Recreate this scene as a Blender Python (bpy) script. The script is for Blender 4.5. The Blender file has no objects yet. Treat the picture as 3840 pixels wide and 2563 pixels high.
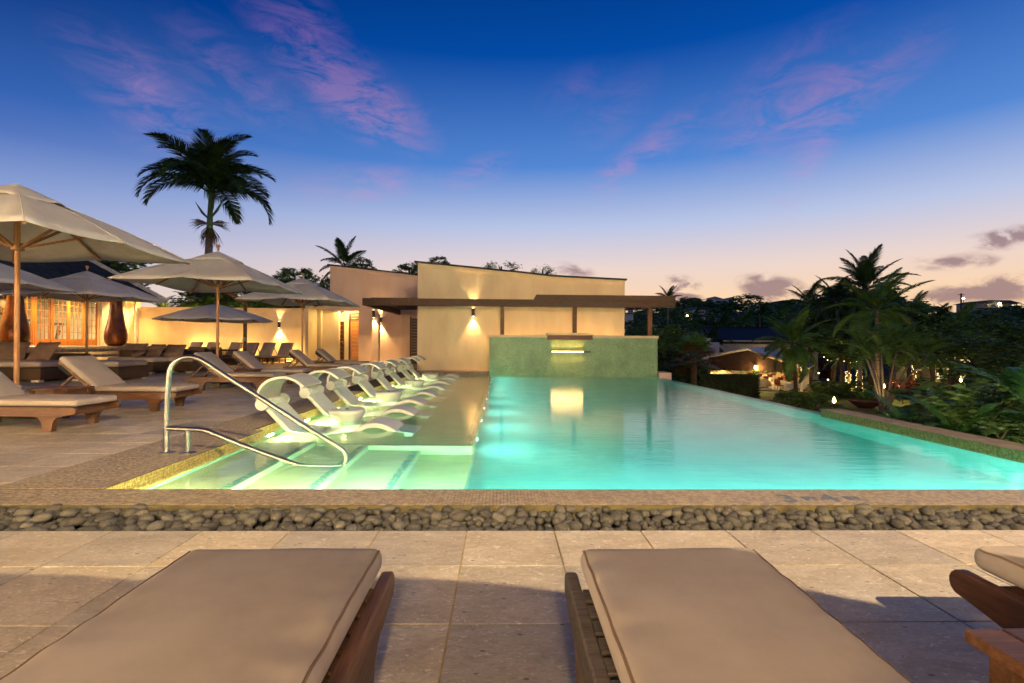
import bpy, bmesh, math, random
from mathutils import Vector, Matrix, noise
rnd = random.Random(11)
sc = bpy.context.scene
C = sc.collection
R = math.radians

# ------------------------------------------------------------------ camera
F, CX, CY, H = 1865.0, 1920.0, 1288.0, 1.1          # focal length and principal point in photo pixels, eye height
YAW, ROLL = R(1.23), R(0.4)
fwd = Vector((math.sin(YAW), math.cos(YAW), 0))
r0 = Vector((math.cos(YAW), -math.sin(YAW), 0))
rgt = r0*math.cos(ROLL) + Vector((0, 0, math.sin(ROLL)))
upv = Vector((0, 0, math.cos(ROLL))) - r0*math.sin(ROLL)
CAM = Vector((0, 0, H))
cd = bpy.data.cameras.new('camera'); cam = bpy.data.objects.new('camera', cd); C.objects.link(cam)
cd.sensor_width = 36; cd.lens = F/3840*36; cd.shift_y = 6.5/3840; cd.clip_start = .05; cd.clip_end = 3000
m = Matrix.Identity(4)
for i in range(3):
    m[i][0] = rgt[i]; m[i][1] = upv[i]; m[i][2] = -fwd[i]; m[i][3] = CAM[i]
cam.matrix_world = m
sc.camera = cam

def pdir(px, py): return fwd + rgt*((px-CX)/F) + upv*((CY-py)/F)
def gp(px, py, z=0.0):                               # pixel -> point on a level surface
    d = pdir(px, py); t = (z-H)/d.z; return CAM + d*t
def pw(px, py, Y):                                   # pixel -> point on an upright surface at depth Y
    d = pdir(px, py); return CAM + d*(Y/d.y)
def px_x(px, Y): return pw(px, CY, Y).x
def px_y(px, X):                                     # depth where a wall running along Y at X is seen
    d = pdir(px, CY); return d.y*(X/d.x)

def s(r, g, b):
    f = lambda c: (c/255/12.92) if c <= 10 else ((c/255+.055)/1.055)**2.4
    return (f(r), f(g), f(b), 1)

# ------------------------------------------------------------------ node helper
class NT:
    def __init__(self, tree): self.t = tree; self.L = tree.links
    def n(self, typ, **kw):
        nd = self.t.nodes.new(typ)
        for k, v in kw.items():
            if k.startswith('_'): setattr(nd, k[1:], v)
            else: self.set(nd, k, v)
        return nd
    def set(self, nd, k, v):
        k = k.replace('__', ' ')
        inp = nd.inputs[int(k[1:])] if (k[0] == 'i' and k[1:].isdigit()) else nd.inputs[k]
        if hasattr(v, 'is_output') or isinstance(v, bpy.types.NodeSocket): self.L.new(v, inp)
        else: inp.default_value = v
    def math(self, op, a, b=0.0, c=None, clamp=False):
        nd = self.t.nodes.new('ShaderNodeMath'); nd.operation = op; nd.use_clamp = clamp
        for i, v in enumerate((a, b, c)):
            if v is None: continue
            if isinstance(v, bpy.types.NodeSocket): self.L.new(v, nd.inputs[i])
            else: nd.inputs[i].default_value = v
        return nd.outputs[0]
    def mix(self, fac, a, b, blend='MIX'):
        nd = self.t.nodes.new('ShaderNodeMix'); nd.data_type = 'RGBA'; nd.blend_type = blend
        for i, v in ((0, fac), (6, a), (7, b)):
            if isinstance(v, bpy.types.NodeSocket): self.L.new(v, nd.inputs[i])
            else: nd.inputs[i].default_value = v
        return nd.outputs[2]
    def ramp(self, fac, stops, interp='LINEAR'):
        nd = self.t.nodes.new('ShaderNodeValToRGB'); cr = nd.color_ramp; cr.interpolation = interp
        while len(cr.elements) < len(stops): cr.elements.new(.5)
        for e, (p, c) in zip(cr.elements, stops):
            e.position = p; e.color = c if len(c) == 4 else (*c, 1)
        self.L.new(fac, nd.inputs[0]); return nd.outputs[0]

# ------------------------------------------------------------------ world: clear dusk sky, last glow low on the right, thin pink cloud
wd = bpy.data.worlds.new('World'); sc.world = wd; wd.use_nodes = True
wt = wd.node_tree; wt.nodes.clear(); w = NT(wt)
geo = w.n('ShaderNodeTexCoord'); sep = w.n('ShaderNodeSeparateXYZ', Vector=geo.outputs['Generated'])
X, Y, Z = sep.outputs
el = w.math('ARCSINE', Z)                              # elevation, radians
az = w.math('ARCTAN2', X, Y)                           # azimuth from +Y towards +X
GLOW = R(48)
toward = w.math('MULTIPLY_ADD', w.math('COSINE', w.math('SUBTRACT', az, GLOW)), .5, .5)
t_el = w.math('MULTIPLY', el, 1/R(50), clamp=True)
cool = w.ramp(t_el, [(0, s(226,214,212)), (.09, s(206,208,224)), (.19, s(138,166,220)), (.33, s(46,94,180)), (.52, s(2,48,124)), (.72, s(0,20,68)), (1, s(0,10,40))])
warm = w.ramp(t_el, [(0, s(255,204,140)), (.10, s(253,215,176)), (.17, s(236,214,206)), (.26, s(186,198,230)), (.39, s(84,136,212)), (.6, s(4,76,166)), (.8, s(0,44,114)), (1, s(0,26,76))])
tw = w.ramp(toward, [(.28, (0,0,0,1)), (.9, (1,1,1,1))], 'EASE')
sky = w.mix(tw, cool, warm)
comb = w.n('ShaderNodeCombineXYZ', X=az, Y=el)

def azel(px, py):
    d = pdir(px, py).normalized(); return math.atan2(d.x, d.y), math.asin(d.z)
def blobs(lst):
    tot = None
    for px, py, rx, ry, ang, st in lst:
        a, e = azel(px, py); k = 1/F
        mp = w.n('ShaderNodeMapping', _vector_type='TEXTURE', Vector=comb.outputs[0], Location=(a, e, 0),
                 Rotation=(0, 0, R(ang)), Scale=(rx*k*.85, ry*k*.85, 1))
        ln = w.n('ShaderNodeVectorMath', _operation='LENGTH'); w.L.new(mp.outputs[0], ln.inputs[0])
        g = w.math('MULTIPLY', w.math('SUBTRACT', 1.0, ln.outputs['Value'], clamp=True), st)
        tot = g if tot is None else w.math('ADD', tot, g)
    return tot
wisp = blobs([(1130,120,560,170,-38,1.25),(1330,350,420,170,-25,1.1),(560,330,330,150,-20,.95),(900,300,330,140,-30,.85),(1420,430,330,140,-15,1.0),
              (620,500,260,110,-12,.6),(1370,690,330,90,10,1.2),(1800,640,200,70,20,1.5),(2300,420,260,120,35,.6),(2440,560,330,90,33,1.3),
              (2290,660,160,80,50,.9),(3080,400,440,130,20,1.6),(2900,330,380,150,28,.8),(3060,560,220,80,50,1.0),(2930,740,160,110,55,.45),(2150,330,220,90,20,.5)])
mp1 = w.n('ShaderNodeMapping', Vector=comb.outputs[0], Rotation=(0,0,R(20)), Scale=(3.2, 9.5, 1))
nz1 = w.n('ShaderNodeTexNoise', Vector=mp1.outputs[0], Scale=2.6, Detail=11.0, Roughness=.68, Distortion=.7)
mp1b = w.n('ShaderNodeMapping', Vector=comb.outputs[0], Rotation=(0,0,R(-25)), Scale=(4.0, 12, 1), Location=(3,1,0))
nz1b = w.n('ShaderNodeTexNoise', Vector=mp1b.outputs[0], Scale=2.6, Detail=11.0, Roughness=.68, Distortion=.6)
lft = w.ramp(w.math('MULTIPLY_ADD', az, .8, .52), [(.42,(0,0,0,1)),(.6,(1,1,1,1))])
nzm = w.n('ShaderNodeMix'); w.L.new(lft, nzm.inputs[0]); w.L.new(nz1b.outputs['Fac'], nzm.inputs[2]); w.L.new(nz1.outputs['Fac'], nzm.inputs[3])
wf = w.math('MULTIPLY', wisp, w.ramp(nzm.outputs[0], [(.41,(0,0,0,1)),(.80,(1,1,1,1))]))
wf = w.math('MULTIPLY', wf, 1.35, clamp=True)
pink = w.ramp(t_el, [(0, s(245,200,190)), (.3, s(196,158,204)), (.6, s(128,98,168)), (1, s(100,76,146))])
sky = w.mix(w.math('MULTIPLY', wf, .62), sky, pink)
low = blobs([(2560,1085,120,70,-15,1.5),(2900,1085,170,80,-18,1.4),(3570,985,150,36,-3,1.2),(3760,1080,260,60,4,1.2),(3830,880,110,50,15,.9),(3700,900,120,40,8,.7),
             (2150,1015,130,50,-10,.8),(3560,1120,160,36,0,.6)])
mp2 = w.n('ShaderNodeMapping', Vector=comb.outputs[0], Scale=(7, 13, 1))
nz2 = w.n('ShaderNodeTexNoise', Vector=mp2.outputs[0], Scale=2.6, Detail=7.0, Roughness=.58, Distortion=.4)
lf = w.math('MULTIPLY', low, w.ramp(nz2.outputs['Fac'], [(.36,(0,0,0,1)),(.64,(1,1,1,1))]))
lf = w.ramp(lf, [(.06,(0,0,0,1)),(.62,(1,1,1,1))], 'EASE')
sky = w.mix(w.math('MULTIPLY', lf, .8), sky, s(142,112,122))
bg = w.n('ShaderNodeBackground', Color=sky, Strength=1.0)
wo = w.n('ShaderNodeOutputWorld', Surface=bg.outputs[0])

# last light of the set sun: weak, wide, almost level, from behind the hills on the right
sl = bpy.data.lights.new('dusk_sun', 'SUN'); sl.energy = .06; sl.angle = R(14); sl.color = (1, .74, .55)
so = bpy.data.objects.new('dusk_sun', sl); C.objects.link(so)
sd = Vector((math.sin(GLOW)*math.cos(R(4)), math.cos(GLOW)*math.cos(R(4)), math.sin(R(4))))
so.rotation_euler = sd.to_track_quat('Z', 'Y').to_euler(); so.location = (60, 40, 30)

vs = sc.view_settings; vs.view_transform = 'Standard'; vs.look = 'None'; vs.exposure = 0; vs.gamma = 1
sc.render.engine = 'CYCLES'
cy = sc.cycles
cy.use_denoising = True; cy.max_bounces = 6; cy.diffuse_bounces = 2; cy.glossy_bounces = 4; cy.transmission_bounces = 4
cy.transparent_max_bounces = 12; cy.volume_bounces = 0; cy.sample_clamp_indirect = 60.0; cy.sample_clamp_direct = 0.0
cy.caustics_reflective = False; cy.caustics_refractive = True; cy.use_light_tree = True; cy.blur_glossy = .4

# ------------------------------------------------------------------ materials
MATS = {}
def newmat(name):
    mt = bpy.data.materials.new(name); mt.use_nodes = True; mt.node_tree.nodes.clear(); MATS[name] = mt
    return mt, NT(mt.node_tree)
def finish(n, bsdf, vol=None):
    o = n.n('ShaderNodeOutputMaterial'); n.L.new(bsdf, o.inputs['Surface'])
    if vol is not None: n.L.new(vol, o.inputs['Volume'])
def plain(name, c1, c2=None, scale=6.0, rough=.6, metal=0.0, bump=0.0, bscale=None, stretch=(1,1,1), rand=.12, spec=.5, detail=6.0, lo=.35, hi=.65, rough2=None, trans=0.0):
    """colour c1..c2 by noise, small per-object value change, optional relief"""
    mt, n = newmat(name)
    tc = n.n('ShaderNodeTexCoord'); oi = n.n('ShaderNodeObjectInfo')
    off = n.n('ShaderNodeVectorMath', _operation='MULTIPLY_ADD'); n.L.new(oi.outputs['Random'], off.inputs[0]); off.inputs[1].default_value = (37, 53, 71); n.L.new(tc.outputs['Object'], off.inputs[2])
    mp = n.n('ShaderNodeMapping', Vector=off.outputs[0], Scale=stretch)
    nz = n.n('ShaderNodeTexNoise', Vector=mp.outputs[0], Scale=scale, Detail=detail, Roughness=.62)
    c2 = c2 or tuple(v*.78 for v in c1[:3])+(1,)
    col = n.mix(n.ramp(nz.outputs['Fac'], [(lo,(0,0,0,1)),(hi,(1,1,1,1))]), c1, c2)
    if rand:
        hv = n.n('ShaderNodeHueSaturation', Color=col, Value=n.math('MULTIPLY_ADD', oi.outputs['Random'], rand*2, 1-rand)); col = hv.outputs[0]
    b = n.n('ShaderNodeBsdfPrincipled', Base__Color=col, Metallic=metal)
    n.set(b, 'Specular IOR Level', spec)
    if rough2 is not None: n.set(b, 'Roughness', n.math('MULTIPLY_ADD', nz.outputs['Fac'], rough2-rough, rough))
    else: n.set(b, 'Roughness', rough)
    if bump:
        nb = n.n('ShaderNodeTexNoise', Vector=mp.outputs[0], Scale=bscale or scale*4, Detail=5.0)
        bp = n.n('ShaderNodeBump', Strength=bump, Distance=.02, Height=nb.outputs['Fac']); n.set(b, 'Normal', bp.outputs[0])
    out = b.outputs[0]
    if trans:
        tr = n.n('ShaderNodeBsdfTranslucent', Color=col); mx = n.n('ShaderNodeMixShader', Fac=trans); n.L.new(out, mx.inputs[1]); n.L.new(tr.outputs[0], mx.inputs[2]); out = mx.outputs[0]
    finish(n, out); return mt
def emit(name, col, strength):
    mt, n = newmat(name); e = n.n('ShaderNodeEmission', Color=col, Strength=strength); finish(n, e.outputs[0]); return mt

def travertine():
    mt, n = newmat('travertine')
    tc = n.n('ShaderNodeTexCoord'); oi = n.n('ShaderNodeObjectInfo')
    off = n.n('ShaderNodeVectorMath', _operation='MULTIPLY_ADD'); n.L.new(oi.outputs['Random'], off.inputs[0]); off.inputs[1].default_value = (37, 53, 71); n.L.new(tc.outputs['Object'], off.inputs[2])
    mp = n.n('ShaderNodeMapping', Vector=off.outputs[0], Scale=(1, 2.0, 1))
    a = n.n('ShaderNodeTexNoise', Vector=mp.outputs[0], Scale=3.2, Detail=8.0, Roughness=.66, Distortion=.6)
    b = n.n('ShaderNodeTexNoise', Vector=mp.outputs[0], Scale=26.0, Detail=6.0, Roughness=.7, Distortion=1.2)
    cfl = n.n('ShaderNodeTexNoise', Vector=mp.outputs[0], Scale=17.0, Detail=3.0, Roughness=.5, Distortion=2.2)
    col = n.mix(n.ramp(a.outputs['Fac'], [(.32,(0,0,0,1)),(.68,(1,1,1,1))]), s(220,204,174), s(184,167,137))
    col = n.mix(n.math('MULTIPLY', n.ramp(b.outputs['Fac'], [(.46,(0,0,0,1)),(.70,(1,1,1,1))]), .55), col, s(140,118,94))
    col = n.mix(n.math('MULTIPLY', n.ramp(cfl.outputs['Fac'], [(.60,(0,0,0,1)),(.67,(1,1,1,1))]), .7), col, s(244,232,208))
    pit = n.n('ShaderNodeTexVoronoi', Vector=mp.outputs[0], Scale=9.0, Randomness=1.0)
    pits = n.ramp(pit.outputs['Distance'], [(.07,(1,1,1,1)),(.12,(0,0,0,1))])
    col = n.mix(n.math('MULTIPLY', pits, .7), col, s(60,48,38))
    hv = n.n('ShaderNodeHueSaturation', Color=col, Value=n.math('MULTIPLY_ADD', oi.outputs['Random'], .42, .76), Saturation=n.math('MULTIPLY_ADD', oi.outputs['Random'], .2, .9))
    p = n.n('ShaderNodeBsdfPrincipled', Base__Color=hv.outputs[0], Roughness=n.math('MULTIPLY_ADD', a.outputs['Fac'], .4, .22))
    n.set(p, 'Specular IOR Level', .45)
    bp = n.n('ShaderNodeBump', Strength=.25, Distance=.004, Height=n.math('SUBTRACT', b.outputs['Fac'], pits)); n.set(p, 'Normal', bp.outputs[0])
    finish(n, p.outputs[0])
def wood(name, c1, c2, axis=0, scale=5.0, rough=.45, rand=.15):
    st = [14, 14, 14]; st[axis] = 1.2
    return plain(name, c1, c2, scale=scale, rough=rough, stretch=tuple(st), bump=.18, rand=rand, detail=7.0, lo=.3, hi=.7)
def wicker(name, c1, c2, sc_=70.0):
    mt, n = newmat(name)
    tc = n.n('ShaderNodeTexCoord')
    w1 = n.n('ShaderNodeTexWave', Vector=tc.outputs['Object'], Scale=sc_*.16, Distortion=.8, _wave_type='BANDS', _bands_direction='Z')
    w2 = n.n('ShaderNodeTexWave', Vector=tc.outputs['Object'], Scale=sc_*.16, Distortion=.8, _wave_type='BANDS', _bands_direction='DIAGONAL')
    nz = n.n('ShaderNodeTexNoise', Vector=tc.outputs['Object'], Scale=9.0, Detail=4.0)
    k = n.math('MULTIPLY', w1.outputs['Fac'], w2.outputs['Fac'])
    col = n.mix(k, c2, n.mix(nz.outputs['Fac'], c1, tuple(v*.7 for v in c1[:3])+(1,)))
    b = n.n('ShaderNodeBsdfPrincipled', Base__Color=col, Roughness=.6)
    bp = n.n('ShaderNodeBump', Strength=.8, Distance=.01, Height=k); n.set(b, 'Normal', bp.outputs[0]); finish(n, b.outputs[0])
def mosaic_far(name, tile, c1, c2, grout):
    mt, n = newmat(name)
    tc = n.n('ShaderNodeTexCoord')
    br = n.n('ShaderNodeTexBrick', Vector=tc.outputs['UV'], Color1=c1, Color2=c2, Mortar=grout, Scale=1.0, _offset=0.0, _squash=1.0)
    n.set(br, 'Mortar Size', tile*.08); n.set(br, 'Brick Width', tile); n.set(br, 'Row Height', tile); n.set(br, 'Mortar Smooth', .2)
    nz = n.n('ShaderNodeTexNoise', Vector=tc.outputs['Object'], Scale=1.7, Detail=6.0, Roughness=.65)
    col = n.mix(n.ramp(nz.outputs['Fac'], [(.4,(0,0,0,1)),(.66,(.55,.55,.55,1))]), br.outputs['Color'], tuple(v*.55 for v in c2[:3])+(1,))
    b = n.n('ShaderNodeBsdfPrincipled', Base__Color=col, Roughness=.3)
    bp = n.n('ShaderNodeBump', Strength=.3, Distance=.005, Height=br.outputs['Fac'], _invert=True); n.set(b, 'Normal', bp.outputs[0]); finish(n, b.outputs[0])
def foliage(name, c1, c2, trans=.25, rough=.45, rand=.25):
    return plain(name, c1, c2, scale=1.3, rough=rough, rand=rand, trans=trans, detail=3.0, spec=.4)

travertine()
plain('grout', s(206,178,124), s(166,138,98), scale=9, rough=.9, rand=0)
plain('concrete', s(150,132,108), s(112,98,80), rough=.9, bump=.2)
plain('stucco_cream', s(236,212,168), s(214,186,142), scale=1.6, rough=.85, bump=.12, bscale=60, rand=0, lo=.35, hi=.85, stretch=(1,1,.35))
plain('stucco_pink', s(232,200,168), s(212,176,144), scale=1.4, rough=.85, bump=.12, bscale=60, rand=0, lo=.35, hi=.85, stretch=(1,1,.35))
plain('stucco_edge', s(104,94,58), s(62,55,34), scale=7, rough=.9, bump=.5, bscale=18, rand=0, lo=.45, hi=.7)
plain('white_trim', s(232,224,206), s(210,200,180), rough=.6, rand=.04)
plain('slate', s(60,66,64), s(36,40,38), scale=5, rough=.85, spec=.2, rand=.35, bump=.3)
wood('teak', s(124,84,50), s(76,48,28), 0)
wood('teak_y', s(124,84,50), s(76,48,28), 1)
wood('teak_dark', s(98,56,30), s(58,30,14), 0, rough=.55)
wood('teak_grey', s(118,106,94), s(62,52,44), 1, rough=.75)
wood('pole_wood', s(190,140,86), s(146,98,54), 2, rough=.4)
wood('beam_wood', s(100,68,38), s(56,36,18), 0, scale=4, rough=.6, rand=.1)
wood('beam_wood_y', s(100,68,38), s(56,36,18), 1, scale=4, rough=.6, rand=.1)
wood('post_wood', s(132,86,48), s(78,48,24), 2, scale=4, rough=.6, rand=.1)
wood('door_wood', s(214,140,62), s(168,98,36), 2, rough=.35)
wood('mahogany', s(112,58,26), s(56,26,12), 1, rough=.4, rand=.25)
plain('cushion', s(188,174,158), s(174,159,143), scale=3, rough=.9, bump=.10, bscale=900, rand=.06, spec=.2)
plain('cushion_dark', s(148,122,100), s(130,106,86), scale=5, rough=.95, bump=.3, bscale=200, rand=.08, spec=.15)
plain('hood_cloth', s(52,46,42), s(36,32,30), rough=.9, rand=.05)
plain('canvas', s(242,236,222), s(228,220,204), scale=2.2, rough=.85, bump=.25, bscale=2.5, rand=.05, trans=.28, spec=.2)
plain('resin_white', s(226,226,214), s(214,214,202), scale=2, rough=.42, rand=.03)
plain('canvas_shade', s(226,224,212), s(212,210,198), scale=2, rough=.7, rand=.03, trans=.3)
plain('steel', s(190,190,186), s(170,170,166), scale=3, rough=.3, metal=1.0, rand=0, stretch=(1,1,8))
plain('steel_dark', s(120,116,110), s(90,86,80), rough=.35, metal=1.0, rand=0)
plain('bronze_vase', s(120,64,24), s(46,22,10), scale=3.2, rough=.3, metal=.55, bump=.3, bscale=22, rand=.1, stretch=(1,1,.5))
plain('lamp_metal', s(86,64,44), s(64,46,30), rough=.45, metal=.6, rand=0)
plain('dark_plastic', s(34,40,38), s(24,28,27), rough=.5, rand=0)
plain('stone_base', s(126,132,112), s(96,100,86), rough=.8)
plain('river_stone', s(112,106,92), s(64,60,52), scale=16, rough=.72, bump=.35, bscale=90, rand=.42, lo=.3, hi=.7)
plain('soil', s(52,42,30), s(30,24,18), rough=.95, bump=.5)
plain('lawn', s(124,136,60), s(82,96,40), scale=2.5, rough=.95, bump=.6, bscale=30, rand=0)
plain('path_stone', s(150,134,112), s(118,102,84), rough=.85, bump=.2)
plain('pool_plaster', s(150,218,208), s(130,204,196), scale=1.5, rough=.7, rand=0)
plain('shelf_plaster', s(214,216,176), s(198,204,164), scale=1.5, rough=.7, rand=0)
plain('mosaic_tan', s(180,162,128), s(140,122,94), scale=34, rough=.4, rand=0, detail=2.0, lo=.42, hi=.58)
plain('mosaic_yellow', s(222,196,122), s(182,152,84), scale=34, rough=.32, rand=0, detail=2.0, lo=.42, hi=.58)
plain('mosaic_green', s(120,134,82), s(86,100,56), scale=34, rough=.32, rand=0, detail=2.0, lo=.42, hi=.58)
plain('mosaic_grout', s(112,84,56), s(92,70,46), rough=.9, rand=0)
plain('mosaic_blue', s(78,100,120), s(60,80,104), scale=30, rough=.35, rand=0)
plain('mosaic_step', s(126,190,168), s(100,166,150), scale=30, rough=.35, rand=0)
mosaic_far('mosaic_wall', .025, s(158,196,146), s(118,160,108), s(86,106,68))  # green tile, its colour raised to carry the pool's glow
plain('marking', s(112,120,130), s(90,100,112), scale=40, rough=.5, rand=0)
wicker('wicker', s(150,112,66), s(52,36,20))
plain('rope_dark', s(86,64,46), s(50,36,26), rough=.8, rand=.1)
plain('palm_trunk', s(150,136,118), s(98,86,72), scale=4, rough=.9, bump=.5, stretch=(1,1,6))
plain('palm_trunk_brown', s(112,86,58), s(66,48,32), scale=5, rough=.95, bump=.6, stretch=(1,1,7))
plain('bark', s(84,68,52), s(48,38,28), scale=6, rough=.95, bump=.6, stretch=(1,1,.3))
plain('crownshaft', s(96,120,66), s(70,92,48), scale=3, rough=.5)
foliage('frond_dark', s(60,88,40), s(34,56,24))
foliage('frond_green', s(100,138,54), s(62,94,36))
foliage('frond_yellow', s(128,146,48), s(80,108,30), trans=.35)
foliage('frond_dry', s(120,94,54), s(84,62,34), trans=.2)
foliage('fern_green', s(62,112,44), s(34,74,26), trans=.3)
foliage('leaf_dark', s(84,116,54), s(48,74,32))
foliage('leaf_mid', s(108,140,60), s(66,96,40))
foliage('leaf_red', s(140,72,52), s(90,46,34))
foliage('hedge_leaf', s(74,108,50), s(44,70,30), trans=.1)
plain('roof_metal', s(198,204,208), s(176,182,188), scale=2, rough=.45, rand=0)
plain('roof_dark', s(48,50,52), s(30,32,34), scale=4, rough=.7, rand=.2)
plain('gable_wood', s(76,46,26), s(48,28,16), scale=4, rough=.8)
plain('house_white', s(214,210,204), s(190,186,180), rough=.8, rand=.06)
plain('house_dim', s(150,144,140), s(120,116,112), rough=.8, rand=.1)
plain('tablecloth', s(236,226,206), s(220,208,186), rough=.9, rand=.04)
plain('chair_red', s(140,58,30), s(100,40,20), rough=.5)
plain('interior_wall', s(220,206,170), s(196,180,140), rough=.8, rand=0)
plain('interior_dark', s(58,54,48), s(40,38,34), rough=.6, rand=.2)
plain('terracotta', s(116,66,44), s(82,44,30), rough=.8)
emit('lamp_glow', (1, .80, .46, 1), 26)
emit('led_strip', (1, .54, .2, 1), 12)
emit('pool_lens', (.85, 1, .92, 1), 14)
emit('string_bulb', (1, .74, .30, 1), 9)
emit('flame', (1, .62, .2, 1), 45)
emit('window_lit', (1, .74, .34, 1), 1.6)
emit('window_cool', (.8, .95, 1, 1), 3.0)
emit('panel_light', (.92, 1, .93, 1), 9.0)
mt, n = newmat('window_glass')
g = n.n('ShaderNodeBsdfGlossy', Roughness=.03); t = n.n('ShaderNodeBsdfTransparent', Color=(.97,.98,.95,1))
mx = n.n('ShaderNodeMixShader', Fac=.07); n.L.new(t.outputs[0], mx.inputs[1]); n.L.new(g.outputs[0], mx.inputs[2]); finish(n, mx.outputs[0])
plain('window_dark', s(40,44,50), s(28,32,38), rough=.1, rand=.1)
# water: Fresnel mirror over a clear body that soaks up red
mt, n = newmat('water')
tc = n.n('ShaderNodeTexCoord')
mpw = n.n('ShaderNodeMapping', Vector=tc.outputs['Object'], Scale=(.9, 3.6, 1))
n1 = n.n('ShaderNodeTexNoise', Vector=mpw.outputs[0], Scale=2.6, Detail=3.0, Roughness=.5)
bp = n.n('ShaderNodeBump', Strength=.07, Distance=.05, Height=n1.outputs['Fac'])
gl = n.n('ShaderNodeBsdfGlass', Color=(1,1,1,1), Roughness=.10, IOR=1.333, Normal=bp.outputs[0])
va = n.n('ShaderNodeVolumeAbsorption', Color=(.0, .90, .84, 1), Density=.30)
finish(n, gl.outputs[0], va.outputs[0])

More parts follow.
